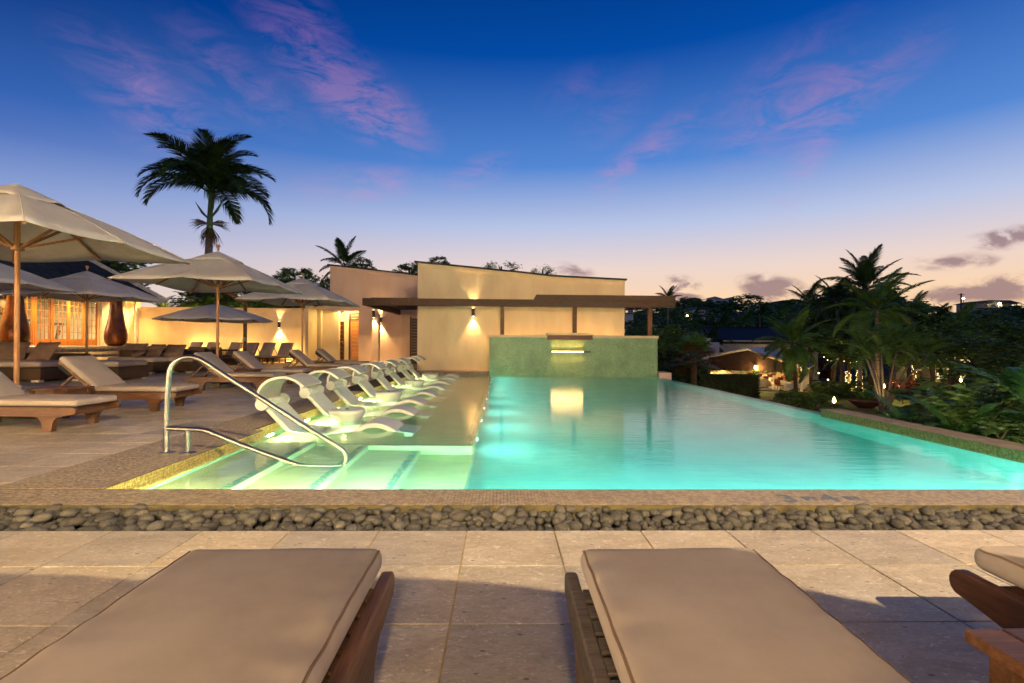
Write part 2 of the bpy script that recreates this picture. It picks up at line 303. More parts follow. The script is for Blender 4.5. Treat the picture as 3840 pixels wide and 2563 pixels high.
# ------------------------------------------------------------------ mesh builder
def orth(d):
    d = d.normalized(); u = Vector((0,0,1)) if abs(d.z) < .95 else Vector((1,0,0))
    a = d.cross(u).normalized(); return a, a.cross(d).normalized()
class MB:
    def __init__(self): self.v = []; self.f = []
    def add(self, vs, fs):
        o = len(self.v); self.v += [tuple(p) for p in vs]; self.f += [tuple(i+o for i in f) for f in fs]; return self
    def box(self, c, d, rot=None):
        x, y, z = d[0]/2, d[1]/2, d[2]/2
        P = [Vector(p) for p in ((-x,-y,-z),(x,-y,-z),(x,y,-z),(-x,y,-z),(-x,-y,z),(x,-y,z),(x,y,z),(-x,y,z))]
        if rot is not None: P = [rot @ p for p in P]
        c = Vector(c)
        return self.add([p+c for p in P], [(0,3,2,1),(4,5,6,7),(0,1,5,4),(1,2,6,5),(2,3,7,6),(3,0,4,7)])
    def bb(self, x0, x1, y0, y1, z0, z1): return self.box(((x0+x1)/2,(y0+y1)/2,(z0+z1)/2), (x1-x0,y1-y0,z1-z0))
    def beam(self, p, q, wd, ht, up=(0,0,1)):
        p, q = Vector(p), Vector(q); d = (q-p).normalized(); a = d.cross(Vector(up)).normalized()*wd/2; b = a.cross(d).normalized()*ht/2
        return self.add([p-a-b,p+a-b,p+a+b,p-a+b,q-a-b,q+a-b,q+a+b,q-a+b], [(0,1,2,3),(7,6,5,4),(0,4,5,1),(1,5,6,2),(2,6,7,3),(3,7,4,0)])
    def tube(self, pts, rad, n=8):
        pts = [Vector(p) for p in pts]; k = len(pts)
        if not hasattr(rad, '__len__'): rad = [rad]*k
        vs = []; pa = None
        for i, p in enumerate(pts):
            d = (pts[min(i+1,k-1)]-pts[max(i-1,0)]).normalized()
            if pa is None: a, b = orth(d)
            else:
                a = (pa - d*pa.dot(d)).normalized(); b = a.cross(d).normalized()
            pa = a
            for j in range(n):
                t = 2*math.pi*j/n; vs.append(p + (a*math.cos(t)+b*math.sin(t))*rad[i])
        fs = []
        for i in range(k-1):
            for j in range(n):
                j2 = (j+1) % n; fs.append((i*n+j, (i+1)*n+j, (i+1)*n+j2, i*n+j2))
        fs.append(tuple(range(n))); fs.append(tuple(reversed(range((k-1)*n, k*n))))
        return self.add(vs, fs)
    def lathe(self, prof, n=24, c=(0,0,0)):
        c = Vector(c); vs = []; fs = []
        for r_, z in prof:
            for j in range(n):
                t = 2*math.pi*j/n; vs.append(c+Vector((r_*math.cos(t), r_*math.sin(t), z)))
        for i in range(len(prof)-1):
            for j in range(n):
                j2 = (j+1) % n; fs.append((i*n+j, i*n+j2, (i+1)*n+j2, (i+1)*n+j))
        fs.append(tuple(reversed(range(n)))); fs.append(tuple(range((len(prof)-1)*n, len(prof)*n)))
        return self.add(vs, fs)
    def prism(self, poly, axis, a, b):
        """poly: 2D outline; axis 'y': (x,z), 'x': (y,z), 'z': (x,y); between a and b along the axis"""
        mk = {'y': lambda p, t: (p[0], t, p[1]), 'x': lambda p, t: (t, p[0], p[1]), 'z': lambda p, t: (p[0], p[1], t)}[axis]
        n = len(poly); vs = [mk(p, a) for p in poly]+[mk(p, b) for p in poly]
        fs = [tuple(range(n)), tuple(reversed(range(n, 2*n)))]+[(i, i+n, (i+1) % n+n, (i+1) % n) for i in range(n)]
        return self.add(vs, fs)
    def strip(self, prof, half, thick, nw=1):
        """sheet following an (x,z) profile, width 2*half along y, given thickness"""
        up = []; lo = []
        for i, (x, z) in enumerate(prof):
            x0, z0 = prof[max(i-1,0)]; x1, z1 = prof[min(i+1,len(prof)-1)]
            l = math.hypot(x1-x0, z1-z0); nx, nz = -(z1-z0)/l, (x1-x0)/l
            up.append((x+nx*thick/2, z+nz*thick/2)); lo.append((x-nx*thick/2, z-nz*thick/2))
        vs = []; fs = []; k = len(prof)
        for yy in (-half, half):
            vs += [(x, yy, z) for x, z in up]+[(x, yy, z) for x, z in lo]
        for i in range(k-1):
            fs += [(i, i+1, 2*k+i+1, 2*k+i), (k+i+1, k+i, 3*k+i, 3*k+i+1), (k+i, k+i+1, i+1, i), (2*k+i, 2*k+i+1, 3*k+i+1, 3*k+i)]
        fs += [(0, 2*k, 3*k, k), (k-1, 2*k-1, 4*k-1, 3*k-1)]
        return self.add(vs, fs)
    def rbox(self, c, d, r, puff=0.0, fn=None, m=5, rot=None):
        """rounded box; fn(p) displaces"""
        a = [x/2 for x in d]; r = min(r, min(a)*.999)
        def lst(h):
            e = [0, .25, .55, 1.0]; L = [-h+r*t for t in e]
            if h-r > 1e-4:
                k = max(2, int(m*(h/max(a))+1)); L += [-(h-r)+2*(h-r)*i/k for i in range(1, k)]
            return L + [h-r*t for t in reversed(e)]
        Ls = [lst(h) for h in a]; idx = {}; vs = []; fs = []
        def vert(p):
            key = tuple(round(x, 6) for x in p)
            if key in idx: return idx[key]
            q = Vector([max(-(h-r), min(h-r, x)) for x, h in zip(p, a)]); n = Vector(p)-q
            pos = q + (n.normalized()*r if n.length > 1e-9 else Vector())
            if puff: pos.z += puff*(1-(pos.x/a[0])**2)*(1-(pos.y/a[1])**2)*(1 if pos.z > 0 else -.3)
            if fn: pos = fn(pos)
            idx[key] = len(vs); vs.append(pos); return idx[key]
        for ax in range(3):
            u, v_ = (ax+1) % 3, (ax+2) % 3
            for sg in (-1, 1):
                for i in range(len(Ls[u])-1):
                    for j in range(len(Ls[v_])-1):
                        q = []
                        for ii, jj in ((i,j),(i+1,j),(i+1,j+1),(i,j+1)):
                            p = [0,0,0]; p[ax] = sg*a[ax]; p[u] = Ls[u][ii]; p[v_] = Ls[v_][jj]; q.append(vert(p))
                        if len(set(q)) == 4: fs.append(tuple(q if sg > 0 else reversed(q)))
        c = Vector(c)
        vs = [(rot @ p if rot is not None else p)+c for p in vs]
        return self.add(vs, fs)
    def mesh(self, name):
        me = bpy.data.meshes.new(name); me.from_pydata(self.v, [], self.f); me.update(); return me
    def build(self, name, mat, parent=None, smooth=False, bevel=0, loc=None, fix=False):
        me = self.mesh(name)
        if fix:
            bm = bmesh.new(); bm.from_mesh(me); bmesh.ops.recalc_face_normals(bm, faces=bm.faces); bm.to_mesh(me); bm.free()
        me.materials.append(MATS[mat])
        if smooth:
            me.polygons.foreach_set('use_smooth', [True]*len(me.polygons))
            if smooth == 'auto': me.set_sharp_from_angle(angle=R(40))
        o = link(me, name, parent, loc)
        if bevel:
            b = o.modifiers.new('bevel', 'BEVEL'); b.width = bevel; b.segments = 2; b.limit_method = 'ANGLE'
        return o
def link(me, name, parent=None, loc=None, rot=None, scale=None):
    o = bpy.data.objects.new(name, me); C.objects.link(o); o.parent = parent
    if loc is not None: o.location = loc
    if rot is not None: o.rotation_euler = rot
    if scale is not None: o.scale = scale if hasattr(scale, '__len__') else (scale,)*3
    return o
def tag(o, label=None, cat=None, group=None, kind=None):
    if label: o['label'] = label
    if cat: o['category'] = cat
    if group: o['group'] = group
    if kind: o['kind'] = kind
    return o
def thing(name, label, cat, loc=(0,0,0), rz=0.0, group=None, scale=1.0):
    o = bpy.data.objects.new(name, None); C.objects.link(o); o.location = loc; o.rotation_euler = (0,0,rz); o.scale = (scale,)*3
    o.empty_display_size = .2
    return tag(o, label, cat, group)
KIDS = {}
def copy_tree(o, parent=None):
    c = o.copy(); C.objects.link(c); c.parent = parent
    for ch in o.children: copy_tree(ch, c)
    return c
def place(proto, used, label, loc, rz=0.0, group=None, scale=1.0):
    """the first call moves the prototype itself, later calls copy it"""
    o = proto if not used else copy_tree(proto)
    used.append(o); o.location = loc; o.rotation_euler = (0,0,rz); o.scale = (scale,)*3
    return tag(o, label, None, group)
def lamp(kind, name, parent, loc, energy, col, target=None, size=.1, spot=None, blend=.5):
    ld = bpy.data.lights.new(name, kind); ld.energy = energy; ld.color = col
    if kind == 'AREA': ld.shape = 'DISK'; ld.size = size
    else: ld.shadow_soft_size = size
    if kind == 'SPOT': ld.spot_size = R(spot); ld.spot_blend = blend
    o = bpy.data.objects.new(name, ld); C.objects.link(o); o.parent = parent; o.location = loc
    if target is not None: o.rotation_euler = (Vector(target)-Vector(loc)).to_track_quat('-Z', 'Y').to_euler()
    return o
# ================================================================== SETTING
def struct(o): return tag(o, kind='structure')
WZ = -.11                                              # water level
PX0, PX1, PY0, PY1 = -2.95, 5.58, 3.75, 18.9
SX0, SX1, SY0 = -3.08, -.35, 6.25                      # tanning shelf
# --- big ground sheet with the hillside on the far right
def terr(x, y):
    d = math.hypot(x, y); z = -2.5
    k = max(0, min(1, (d-75)/130)); k = k*k*(3-2*k)
    az_ = math.atan2(x, y)
    hgt = 15.0 + 2.4*math.sin(az_*5.5+.6) + 1.2*math.sin(az_*13+1)
    side = max(0, min(1, (az_+.25)/.35)); side = side*side*(3-2*side)
    return z + (hgt*(.25+.75*side))*k
b = MB(); NA, NR = 72, 34
rs = [0] + [4*1.155**i for i in range(NR)]
for i, rr in enumerate(rs):
    for j in range(NA):
        a = 2*math.pi*j/NA; x, y = rr*math.sin(a), rr*math.cos(a)
        b.v.append((x, y, terr(x, y) + (noise.noise((x*.05, y*.05, 3))*.5 if rr > 60 else 0)))
for i in range(len(rs)-1):
    for j in range(NA):
        j2 = (j+1) % NA; b.f.append((i*NA+j, i*NA+j2, (i+1)*NA+j2, (i+1)*NA+j))
struct(b.build('ground', 'soil', smooth=True))
b = MB()                                               # lawn: a little above the soil
for i in range(24):
    for j in range(20):
        b.v.append((9+i*2.2, 17+j*2.2, -2.46+.05*noise.noise((i*.4, j*.4, 0))))
for i in range(23):
    for j in range(19): b.f.append((i*20+j, (i+1)*20+j, (i+1)*20+j+1, i*20+j+1))
struct(b.build('lawn', 'lawn', smooth=True))

# --- terrace slabs round the pool and the pebble channel
b = MB()
b.bb(-42, 12, -16, 2.925, -2.6, -.006)
b.bb(-42, -3.75, 2.925, 46, -2.6, -.0065)
b.bb(-3.75, 5.3, 19.55, 46, -2.6, -.006)
b.bb(-3.75, 6.3, 2.925, 3.40, -2.6, -.15)
struct(b.build('terrace_base', 'grout'))

# --- paving: every tile near the camera is a piece of its own
deck = struct(MB().bb(-4.6, -3.9, -8, -7, -.05, -.004).build('stone_paving', 'grout'))
TS, GAP = .51, .009
def visible(x, y):
    D = Vector((x, y, 0)).dot(fwd)
    return D > .8 and abs(Vector((x, y, 0)).dot(r0)) < D*1.06+.4
cells = []
for i in range(-82, 24):
    x0 = -.194 + i*TS
    for j in range(-30, 58):
        y1 = 2.46 - j*TS if j >= 0 else 2.46 - j*TS
        y0 = y1-TS
        if y1 <= 2.47: cells.append((x0, x0+TS, y0, y1, 0))
    cells.append((x0, x0+TS, 2.462, 2.922, 0))
for i in range(0, 76):
    x1 = -3.76 - i*TS
    for j in range(0, 45):
        y0 = 3.40 + j*TS
        cells.append((x1-TS, x1, y0, y0+TS, 1))
far = []; near = []
for c in cells:
    xm, ym = (c[0]+c[1])/2, (c[2]+c[3])/2
    if c[0] < -40: continue
    (near if visible(xm, ym) else far).append((xm*xm+ym*ym, c))
near.sort(); tm = {}
for k, (_, c) in enumerate(near):
    if k >= 300: far.append((0, c)); continue
    dx, dy = c[1]-c[0]-GAP, c[3]-c[2]-GAP; key = (round(dx, 3), round(dy, 3))
    if key not in tm:
        me = MB().box((0,0,-.015), (dx, dy, .03)).mesh('paving_tile'); me.materials.append(MATS['travertine']); tm[key] = me
    link(tm[key], 'paving_tile', deck, ((c[0]+c[1])/2, (c[2]+c[3])/2, rnd.uniform(-.0008, .0008)))
b = MB()
for _, c in far:
    if -14 < c[0] and c[3] > -14: b.bb(c[0]+GAP/2, c[1]-GAP/2, c[2]+GAP/2, c[3]-GAP/2, -.03, 0)
    elif c[3] > 3: b.bb(c[0]+GAP/2, c[1]-GAP/2, c[2]+GAP/2, c[3]-GAP/2, -.03, 0)
tag(b.build('distant_paving', 'travertine', deck), kind='stuff')
b = MB(); b.bb(-3.7, 5.2, 19.56, 25.5, -.03, -.002); struct(b.build('building_apron', 'concrete'))

# --- pool basin
b = MB()
b.bb(-3.6, PX1+.3, PY0-.02, 20, -2.6, -1.25)           # floor
b.bb(-3.75, 6.2, 3.405, PY0, -2.6, -.012)              # front wall
b.bb(-3.75, PX0, PY0, SY0, -2.6, -.012)                # left wall at the steps
b.bb(-3.75, SX0, SY0, 19.6, -2.6, -.012)               # left wall at the shelf
b.bb(SX0, -.52, PY1, 19.56, -2.6, -.012)               # far wall
b.bb(PX1-.02, PX1+.22, 8.45, 19.3, -2.6, WZ-.012)      # overflow edge
basin = struct(b.build('pool_basin', 'pool_plaster'))
MB().bb(SX0-.01, SX1, SY0, PY1+.02, -1.3, -.50).build('tanning_shelf', 'shelf_plaster', basin, bevel=.02)
for k in range(4):
    x0 = PX0 + k*.65
    MB().bb(PX0-.01, x0+.65, PY0-.015+k*.002, SY0+.01, -1.31-.01*k, -.30-.2*k).build('pool_step', 'shelf_plaster', basin, bevel=.012)
def mosaic(name, mat, parent, o, u, v, nu, nv, t=.025, th=.004, gap=.0028, skip=0.0, flip=False):
    """nu x nv small square tiles from corner o along unit vectors u, v; each a raised block"""
    o, u, v = Vector(o), Vector(u), Vector(v); nrm = u.cross(v)*(-1 if flip else 1); b = MB(); e = t-gap
    for i in range(nu):
        for j in range(nv):
            if skip and rnd.random() < skip: continue
            p = o+u*(i*t+gap/2)+v*(j*t+gap/2); k = th*rnd.uniform(.75, 1.1)
            q = [p, p+u*e, p+u*e+v*e, p+v*e]
            b.add(q+[x+nrm*k for x in q], [(4,5,6,7),(0,1,5,4),(1,2,6,5),(2,3,7,6),(3,0,4,7)] if not flip else [(7,6,5,4),(4,5,1,0),(5,6,2,1),(6,7,3,2),(7,4,0,3)])
    ob = b.build(name, mat, parent); tag(ob, kind='stuff'); return ob
for k in range(3):                                     # dotted tile line along each tread edge
    mosaic('tread_tiles', 'mosaic_step', basin, (PX0+.65*(k+1)-.10, PY0+.03, -.30-.2*k), (1,0,0), (0,1,0), 3, 98, skip=.22)
mosaic('shelf_edge_tiles', 'mosaic_step', basin, (PX0+.4, SY0+.05, -.50), (1,0,0), (0,1,0), 88, 3, skip=.3)
mosaic('shelf_edge_tiles', 'mosaic_step', basin, (SX1-.11, SY0+.05, -.50), (1,0,0), (0,1,0), 3, 260, skip=.3)
# --- coping faced with small tiles
b = MB(); b.bb(-5.2, 6.2, 3.385, PY0+.004, -.10, -.004); b.bb(-3.755, PX0+.004, PY0+.01, SY0, -.10, -.0045); b.bb(-3.755, SX0+.004, SY0+.001, 19.55, -.10, -.005)
cop = struct(b.build('pool_coping', 'mosaic_grout'))
MB().bb(SX0+.01, -.50, PY1-.01, 19.55, -.20, .012).build('end_coping', 'path_stone', cop, bevel=.006)
mosaic('coping_tiles', 'mosaic_tan', cop, (-5.0, 3.387, -.004), (1,0,0), (0,1,0), 440, 14)
mosaic('coping_tiles', 'mosaic_tan', cop, (-3.75, PY0+.008, -.004), (1,0,0), (0,1,0), 32, 99)
mosaic('coping_tiles', 'mosaic_tan', cop, (-3.75, SY0+.01, -.0045), (1,0,0), (0,1,0), 26, 200)
mosaic('waterline_tiles', 'mosaic_yellow', cop, (PX0+.004, PY0, -.205), (0,1,0), (0,0,1), 100, 8)
mosaic('waterline_tiles', 'mosaic_yellow', cop, (SX0+.004, SY0, -.205), (0,1,0), (0,0,1), 506, 8)
mosaic('waterline_tiles', 'mosaic_yellow', cop, (SX0+.0, SY0-.004, -.205), (1,0,0), (0,0,1), 5, 8)
b = MB(); b.bb(-5.2, 6.2, 3.375, 3.387, -.16, -.0045); b.build('coping_edge', 'stucco_edge', cop)
def text_mesh(txt, size):
    cu = bpy.data.curves.new('depth_marking', 'FONT'); cu.body = txt; cu.size = size; cu.extrude = .001; cu.offset = .006
    o = bpy.data.objects.new('tmp', cu); C.objects.link(o); dg = bpy.context.evaluated_depsgraph_get(); dg.update()
    me = bpy.data.meshes.new_from_object(o.evaluated_get(dg)); bpy.data.objects.remove(o); me.materials.append(MATS['marking']); return me
def mark(txt, size, px, py):
    p = gp(px, py, 0); o = link(text_mesh(txt, size), 'depth_marking', cop, (p.x, p.y, .0022)); o['label'] = 'grey blue depth number set into the coping'; return o
mark('3', .235, 2945, 1884); mark('FT', .105, 3022, 1878); mark('4', .235, 3102, 1882); mark('IN', .105, 3180, 1876)
# --- water
WX = PX1+.2
b = MB()
poly = [(PX0-.03, PY0-.03), (5.53, PY0-.03), (5.53, 8.47), (WX, 8.47), (WX, 19.1), (5.0, 19.2), (SX0-.03, PY1+.03), (SX0-.03, SY0-.03), (PX0-.03, SY0-.03)]
b.prism(poly, 'z', -1.34, WZ)
wat = struct(b.build('pool_water', 'water', fix=True))

# --- pebble channel
chan = struct(MB().bb(-5.2, 6.2, 2.93, 3.375, -.17, -.135).build('pebble_channel', 'soil'))
pm = []
for k in range(6):
    bm = bmesh.new(); bmesh.ops.create_icosphere(bm, subdivisions=2, radius=.5)
    for v in bm.verts:
        v.co *= 1+.16*noise.noise(v.co*1.6+Vector((k*9, 0, 0))); v.co.z *= .74; v.co.y *= .82
    me = bpy.data.meshes.new('river_stone'); bm.to_mesh(me); bm.free(); me.materials.append(MATS['river_stone'])
    me.polygons.foreach_set('use_smooth', [True]*len(me.polygons)); pm.append(me)
big = []; small = []
for row in range(7):
    y = 2.962 + row*.066; x = -4.6 + rnd.random()*.05
    while x < 4.6:
        d = rnd.choice((.045, .05, .058, .065, .072, .085)) * (1.1 if rnd.random() < .12 else 1)
        big.append((x+d/2, y+rnd.uniform(-.012, .012), -.105+d*.30+rnd.uniform(.01, .045)+row*.003, d)); x += d*rnd.uniform(.92, 1.05)
for k in range(900): small.append((rnd.uniform(-4.6, 4.6), rnd.uniform(2.95, 3.36), rnd.uniform(-.125, -.085), rnd.uniform(.025, .05)))
vis = [p for p in big if abs(p[0]) < p[1]*1.06]
vis.sort(key=lambda p: -p[3]); ind = set(vis[:300])
b = MB()
def stone_into(b, p):
    me = rnd.choice(pm); q = Matrix.Rotation(rnd.random()*6.3, 3, 'Z') @ Matrix.Rotation(rnd.uniform(-.4, .4), 3, 'X'); d = p[3]*1.12; o = Vector(p[:3])
    b.add([q @ v.co*d + o for v in me.vertices], [tuple(f.vertices) for f in me.polygons])
for p in big:
    if p in ind:
        link(rnd.choice(pm), 'river_stone', chan, p[:3], (rnd.uniform(-.35, .35), rnd.uniform(-.35, .35), rnd.random()*6.3), (p[3]*1.25*rnd.uniform(.95, 1.2), p[3]*1.12, p[3]*1.1*rnd.uniform(.85, 1.1)))
    else: stone_into(b, p)
for p in small: stone_into(b, p)
tag(b.build('small_stones', 'river_stone', chan, smooth=True), kind='stuff')

MB().bb(5.494, 5.52, PY0-.01, 8.44, -1.26, -.205).build('side_lining', 'pool_plaster', basin)
# --- raised planter wall along the right side of the pool
b = MB(); b.bb(5.505, 5.86, -6, 8.43, -2.6, -.006)
pwall = tag(b.build('planter_wall', 'mosaic_grout'), 'low pool side wall tiled in small olive green squares below the ferns', 'wall')
mosaic('wall_tiles', 'mosaic_green', pwall, (5.505, 8.43, -.20), (0,-1,0), (0,0,1), 170, 8)
mosaic('wall_tiles', 'mosaic_green', pwall, (5.50, 8.432, -.20), (1,0,0), (0,0,1), 14, 8, flip=True)
MB().bb(5.49, 5.885, -6, 8.455, -.0055, .004).build('capping', 'path_stone', pwall, bevel=.003)

# ================================================================== MAIN BUILDING, PERGOLA, FOUNTAIN
def wpoly(b, pts, Y0, Y1): return b.prism(pts, 'y', Y0, Y1)
YB = 19.6
roofpx = [(1567,984),(1690,996),(1830,1010),(1970,1024),(2065,1035),(2130,1039),(2343,1050)]
rp = [pw(x, y, YB) for x, y in roofpx]
mb = thing('pool_house', 'tall cream pool house with sloping parapet behind the fountain wall', 'building', (rp[0].x, YB, 0))
def rel(o): return lambda x, y, z: (x-o.location.x, y-o.location.y, z-o.location.z)
o0 = mb.location
out = [(rp[0].x, -.05)] + [(p.x, p.z) for p in rp] + [(rp[-1].x, -1.5), (rp[-1].x-2.4, -1.5), (rp[-1].x-2.4, -.05)]
b = MB(); wpoly(b, [(x-o0.x, z) for x, z in reversed(out)], 0, 7.5); b.build('wall', 'stucco_cream', mb, fix=True)
b = MB()                                               # two-step cornice and thin roof edge
for dz0, dz1, dy in ((-.20, -.14, .025), (-.14, -.03, .05)):
    for p, q in zip(rp, rp[1:]):
        b.prism([(p.x-o0.x, p.z+dz0), (q.x-o0.x, q.z+dz0), (q.x-o0.x, q.z+dz1), (p.x-o0.x, p.z+dz1)], 'y', -dy, .01)
b.build('cornice', 'stucco_cream', mb, fix=True)
b = MB(); ex = (-.12, .06)
for k, (p, q) in enumerate(zip(rp, rp[1:])):
    x0 = p.x-o0.x+(ex[0] if k == 0 else 0); x1 = q.x-o0.x+(ex[1] if k == len(rp)-2 else 0)
    b.prism([(x0, p.z-.03+(.01 if k == 0 else 0)), (x1, q.z-.03), (x1, q.z+.03), (x0, p.z+.03+(.01 if k == 0 else 0))], 'y', -.13, 7.6)
b.build('roof_edge', 'roof_dark', mb, fix=True)
MB().bb(0, rp[-1].x-o0.x-2.5, -.035, .0, -.02, .07).build('skirting', 'stucco_pink', mb)

# wall lamp: short tube on an arm, throws light up and down the wall
def wall_lamp(label, x, y, z, face, up=8.0, down=22.0, h=.32):
    """face: outward direction of the wall"""
    o = thing('wall_lamp', label, 'wall lamp', (x, y, z), 0, 'tube wall lamps')
    f = Vector(face)
    c = f*.11
    b = MB(); b.lathe([(.058, -h/2), (.062, -h/2+.01), (.062, h/2-.01), (.058, h/2)], 16, c); b.build('housing', 'lamp_metal', o, smooth='auto')
    b = MB(); b.beam(Vector((0,0,0))+f*.0, f*.06, .07, .10); b.build('bracket', 'lamp_metal', o)
    for sg, en in ((-1, down), (1, up)):
        MB().lathe([(.045, 0), (.045, .003)], 12, c+Vector((0,0,sg*(h/2+.002)))).build('lens', 'lamp_glow', o)
        if en:
            p = c+Vector((0,0,sg*(h/2+.012)))
            lamp('SPOT', 'lamp_beam', o, p, en, (1, .64, .28), p+Vector((0,0,sg))-f*.12, .035, 78 if sg < 0 else 62, .75)
    return o
pl = pw(1775, 1172, YB)
wall_lamp('tube wall lamp on the pool house wall under the pergola beam', pl.x, YB, pl.z, (0,-1,0), 100, 170)

# uplights hidden behind the fountain wall
for k, (px, en) in enumerate(((1930, 430), (2150, 430), (2290, 340))):
    x = px_x(px, 19.35)
    o = thing('ground_uplight', 'small ground uplight hidden behind the fountain wall', 'lamp', (x, 19.43, 0), 0, 'uplights at the foot of the pool house')
    MB().lathe([(.05,0),(.05,.06),(.04,.07)], 12).build('housing', 'lamp_metal', o); MB().lathe([(.036,.071),(.036,.074)], 12).build('lens', 'lamp_glow', o)
    lamp('SPOT', 'lamp_beam', o, (0,0,.09), en, (1,.56,.20), (.0,.10,1.0), .03, 140, .9)

# pergola: long beam on posts, side beam running back, cross rafters
BY = 18.95
pL, pR = pw(1360, 1131, BY), pw(2528, 1167, BY)
z0, z1 = 2.50, 2.79
pg = thing('pergola', 'brown timber pergola with long beam and square posts before the pool house', 'pergola', (pL.x, BY, 0))
x2 = pw(2010, 1100, BY).x-pL.x; LX = pR.x-pL.x
MB().bb(0, LX-.02, -.06, .06, z0, z1-.02).build('long_beam', 'beam_wood', pg, bevel=.006)
MB().prism([(x2-.12, z1-.06), (LX, z1-.06), (LX, z1+.16), (x2, z1+.16)], 'y', -.14, -.065).build('upper_board', 'beam_wood', pg, fix=True)
MB().prism([(x2-.12, z0-.01), (LX, z0-.01), (LX, z1-.062), (x2-.12, z1-.062)], 'y', -.12, -.066).build('lower_board', 'beam_wood', pg, fix=True)
MB().beam((.05, .06, (z0+z1)/2-.01), (.05, 6.55, (z0+z1)/2-.01), .12, .27).build('side_beam', 'beam_wood_y', pg, bevel=.005)
for k in range(7):
    MB().beam((.12, .75+k*.85, z1+.0), (rp[0].x-pL.x-.05, .75+k*.85, z1+.0), .06, .14).build('rafter', 'beam_wood', pg)
for px0_, px1_ in ((1877,1890),(2145,2161),(2422,2442)):
    x = pw((px0_+px1_)/2, 1200, BY+.3).x-pL.x
    MB().bb(x-.075, x+.075, .07, .22, -.02, z1-.03).build('post', 'post_wood', pg, bevel=.005)
    for dz in (.05, .17): MB().lathe([(.018,-.01),(.018,.0)], 8, (x, -.06, z0+dz)).build('bolt', 'steel_dark', pg)
for k in range(9):
    x = .5+k*.62
    MB().box((x, -.063, z0+(.08 if k % 2 else .20)), (.03,.008,.03)).build('bolt', 'steel_dark', pg)

# fountain wall standing at the end of the pool
fa, fb = pw(1835, 1300, PY1), pw(2466, 1300, PY1)
ft = 1.42
fw = thing('fountain_wall', 'green lit mosaic fountain wall with spout at the far end of the pool', 'wall', ((fa.x+fb.x)/2, PY1, 0))
hw = (fb.x-fa.x)/2
b = MB(); b.bb(-hw, hw, 0, .42, -1.3, ft-.1)
fo = b.build('wall', 'mosaic_wall', fw)
uv = fo.data.uv_layers.new()
for p in fo.data.polygons:
    for li in p.loop_indices:
        co = fo.data.vertices[fo.data.loops[li].vertex_index].co; nn = p.normal
        uv.data[li].uv = (co.x, co.z) if abs(nn.y) > .5 else ((co.y, co.z) if abs(nn.x) > .5 else (co.x, co.y))
MB().bb(-hw-.02, hw+.03, -.03, .45, ft-.10, ft).build('capping', 'stucco_cream', fw, bevel=.006)
sx0, sx1 = pw(2052, 1250, PY1).x-fw.location.x, pw(2221, 1250, PY1).x-fw.location.x
MB().bb(sx0, sx1, -.14, .40, ft+.001, ft+.09).build('spout_cap', 'stucco_cream', fw, bevel=.006)
MB().bb(sx0, sx1, -.10, -.032, ft-.17, ft-.002).build('spout_slot', 'mahogany', fw)
l0, l1 = pw(2064, 1320, PY1).x-fw.location.x, pw(2214, 1320, PY1).x-fw.location.x
lz = pw(2130, 1320, PY1).z
MB().bb(l0, l1, -.05, -.001, lz-.022, lz+.022).build('light_channel', 'dark_plastic', fw)
MB().bb(l0+.05, l0+(l1-l0)*.82, -.062, -.051, lz-.022, lz+.022).build('light_strip', 'led_strip', fw)
sl_ = lamp('AREA', 'strip_light', fw, ((l0*1.18+l1*.82)/2, -.068, lz), 7, (1,.5,.16), ((l0*1.18+l1*.82)/2, -3, lz), .1); sl_.data.shape = 'RECTANGLE'; sl_.data.size = (l1-l0)*.76; sl_.data.size_y = .04
for k in range(7):
    x = l0+.12+(l1-l0)*.115*k
    lamp('SPOT', 'strip_beam', fw, (x, -.10, lz), 30, (1,.42,.10), (x, -.02, lz+.6), .02, 60, .9)
    lamp('SPOT', 'strip_beam', fw, (x, -.10, lz), 18, (1,.42,.10), (x, -.02, lz-.6), .02, 60, .9)
b = MB(); b.bb(hw+.02, hw+.5, -.15, .8, -2.4, pw(2490, 1398, PY1).z); b.build('end_pier', 'stucco_pink', fw, bevel=.01)

# ================================================================== CHANGING ROOMS (left block)
YL = 25.7
A = pw(1238, 994, YL); B_ = pw(1572, 1033, YL)
lb = thing('changing_rooms', 'pinkish cream block with sloping top and wooden doors left of the pool house', 'building', (A.x, YL, 0))
ox = A.x
xo = pw(1345, 1200, YL).x-ox; zo = pw(1300, 1166, YL).z
W_ = B_.x-ox+.6
b = MB()
b.prism([(0, zo), (xo, zo), (xo, -.02), (W_, -.02), (W_, B_.z-.05), (0, A.z)], 'y', 0, .3)
b.build('wall', 'stucco_pink', lb, fix=True)
b = MB(); b.bb(.0, W_, .31, 6, 3.2, 3.4); b.bb(-.02, .2, .3, 6, zo, 4.2); b.build('roof_slab', 'roof_dark', lb)
b = MB(); b.prism([(-.12, A.z-.03), (W_, B_.z-.09), (W_, B_.z-.03), (-.12, A.z+.04)], 'y', -.10, .4); b.build('roof_edge', 'roof_dark', lb, fix=True)
b = MB(); b.prism([(0, A.z-.2), (W_, B_.z-.26), (W_, B_.z-.1), (0, A.z-.04)], 'y', -.04, .0); b.build('cornice', 'stucco_pink', lb, fix=True)
RD = 1.6
b = MB(); b.bb(-.9, xo+.35, RD, RD+.2, 0, 3.1); b.bb(-1.05, -.9, -.5, RD+.2, 0, 2.95); b.bb(xo+.001, xo+.3, .301, RD, 0, 3.0); b.bb(-.9, xo, .31, RD, zo+.1, zo+.2)
b.build('porch_wall', 'stucco_cream', lb)
MB().bb(-.9, xo, -.25, RD, -.02, .14).build('porch_step', 'path_stone', lb, bevel=.01)
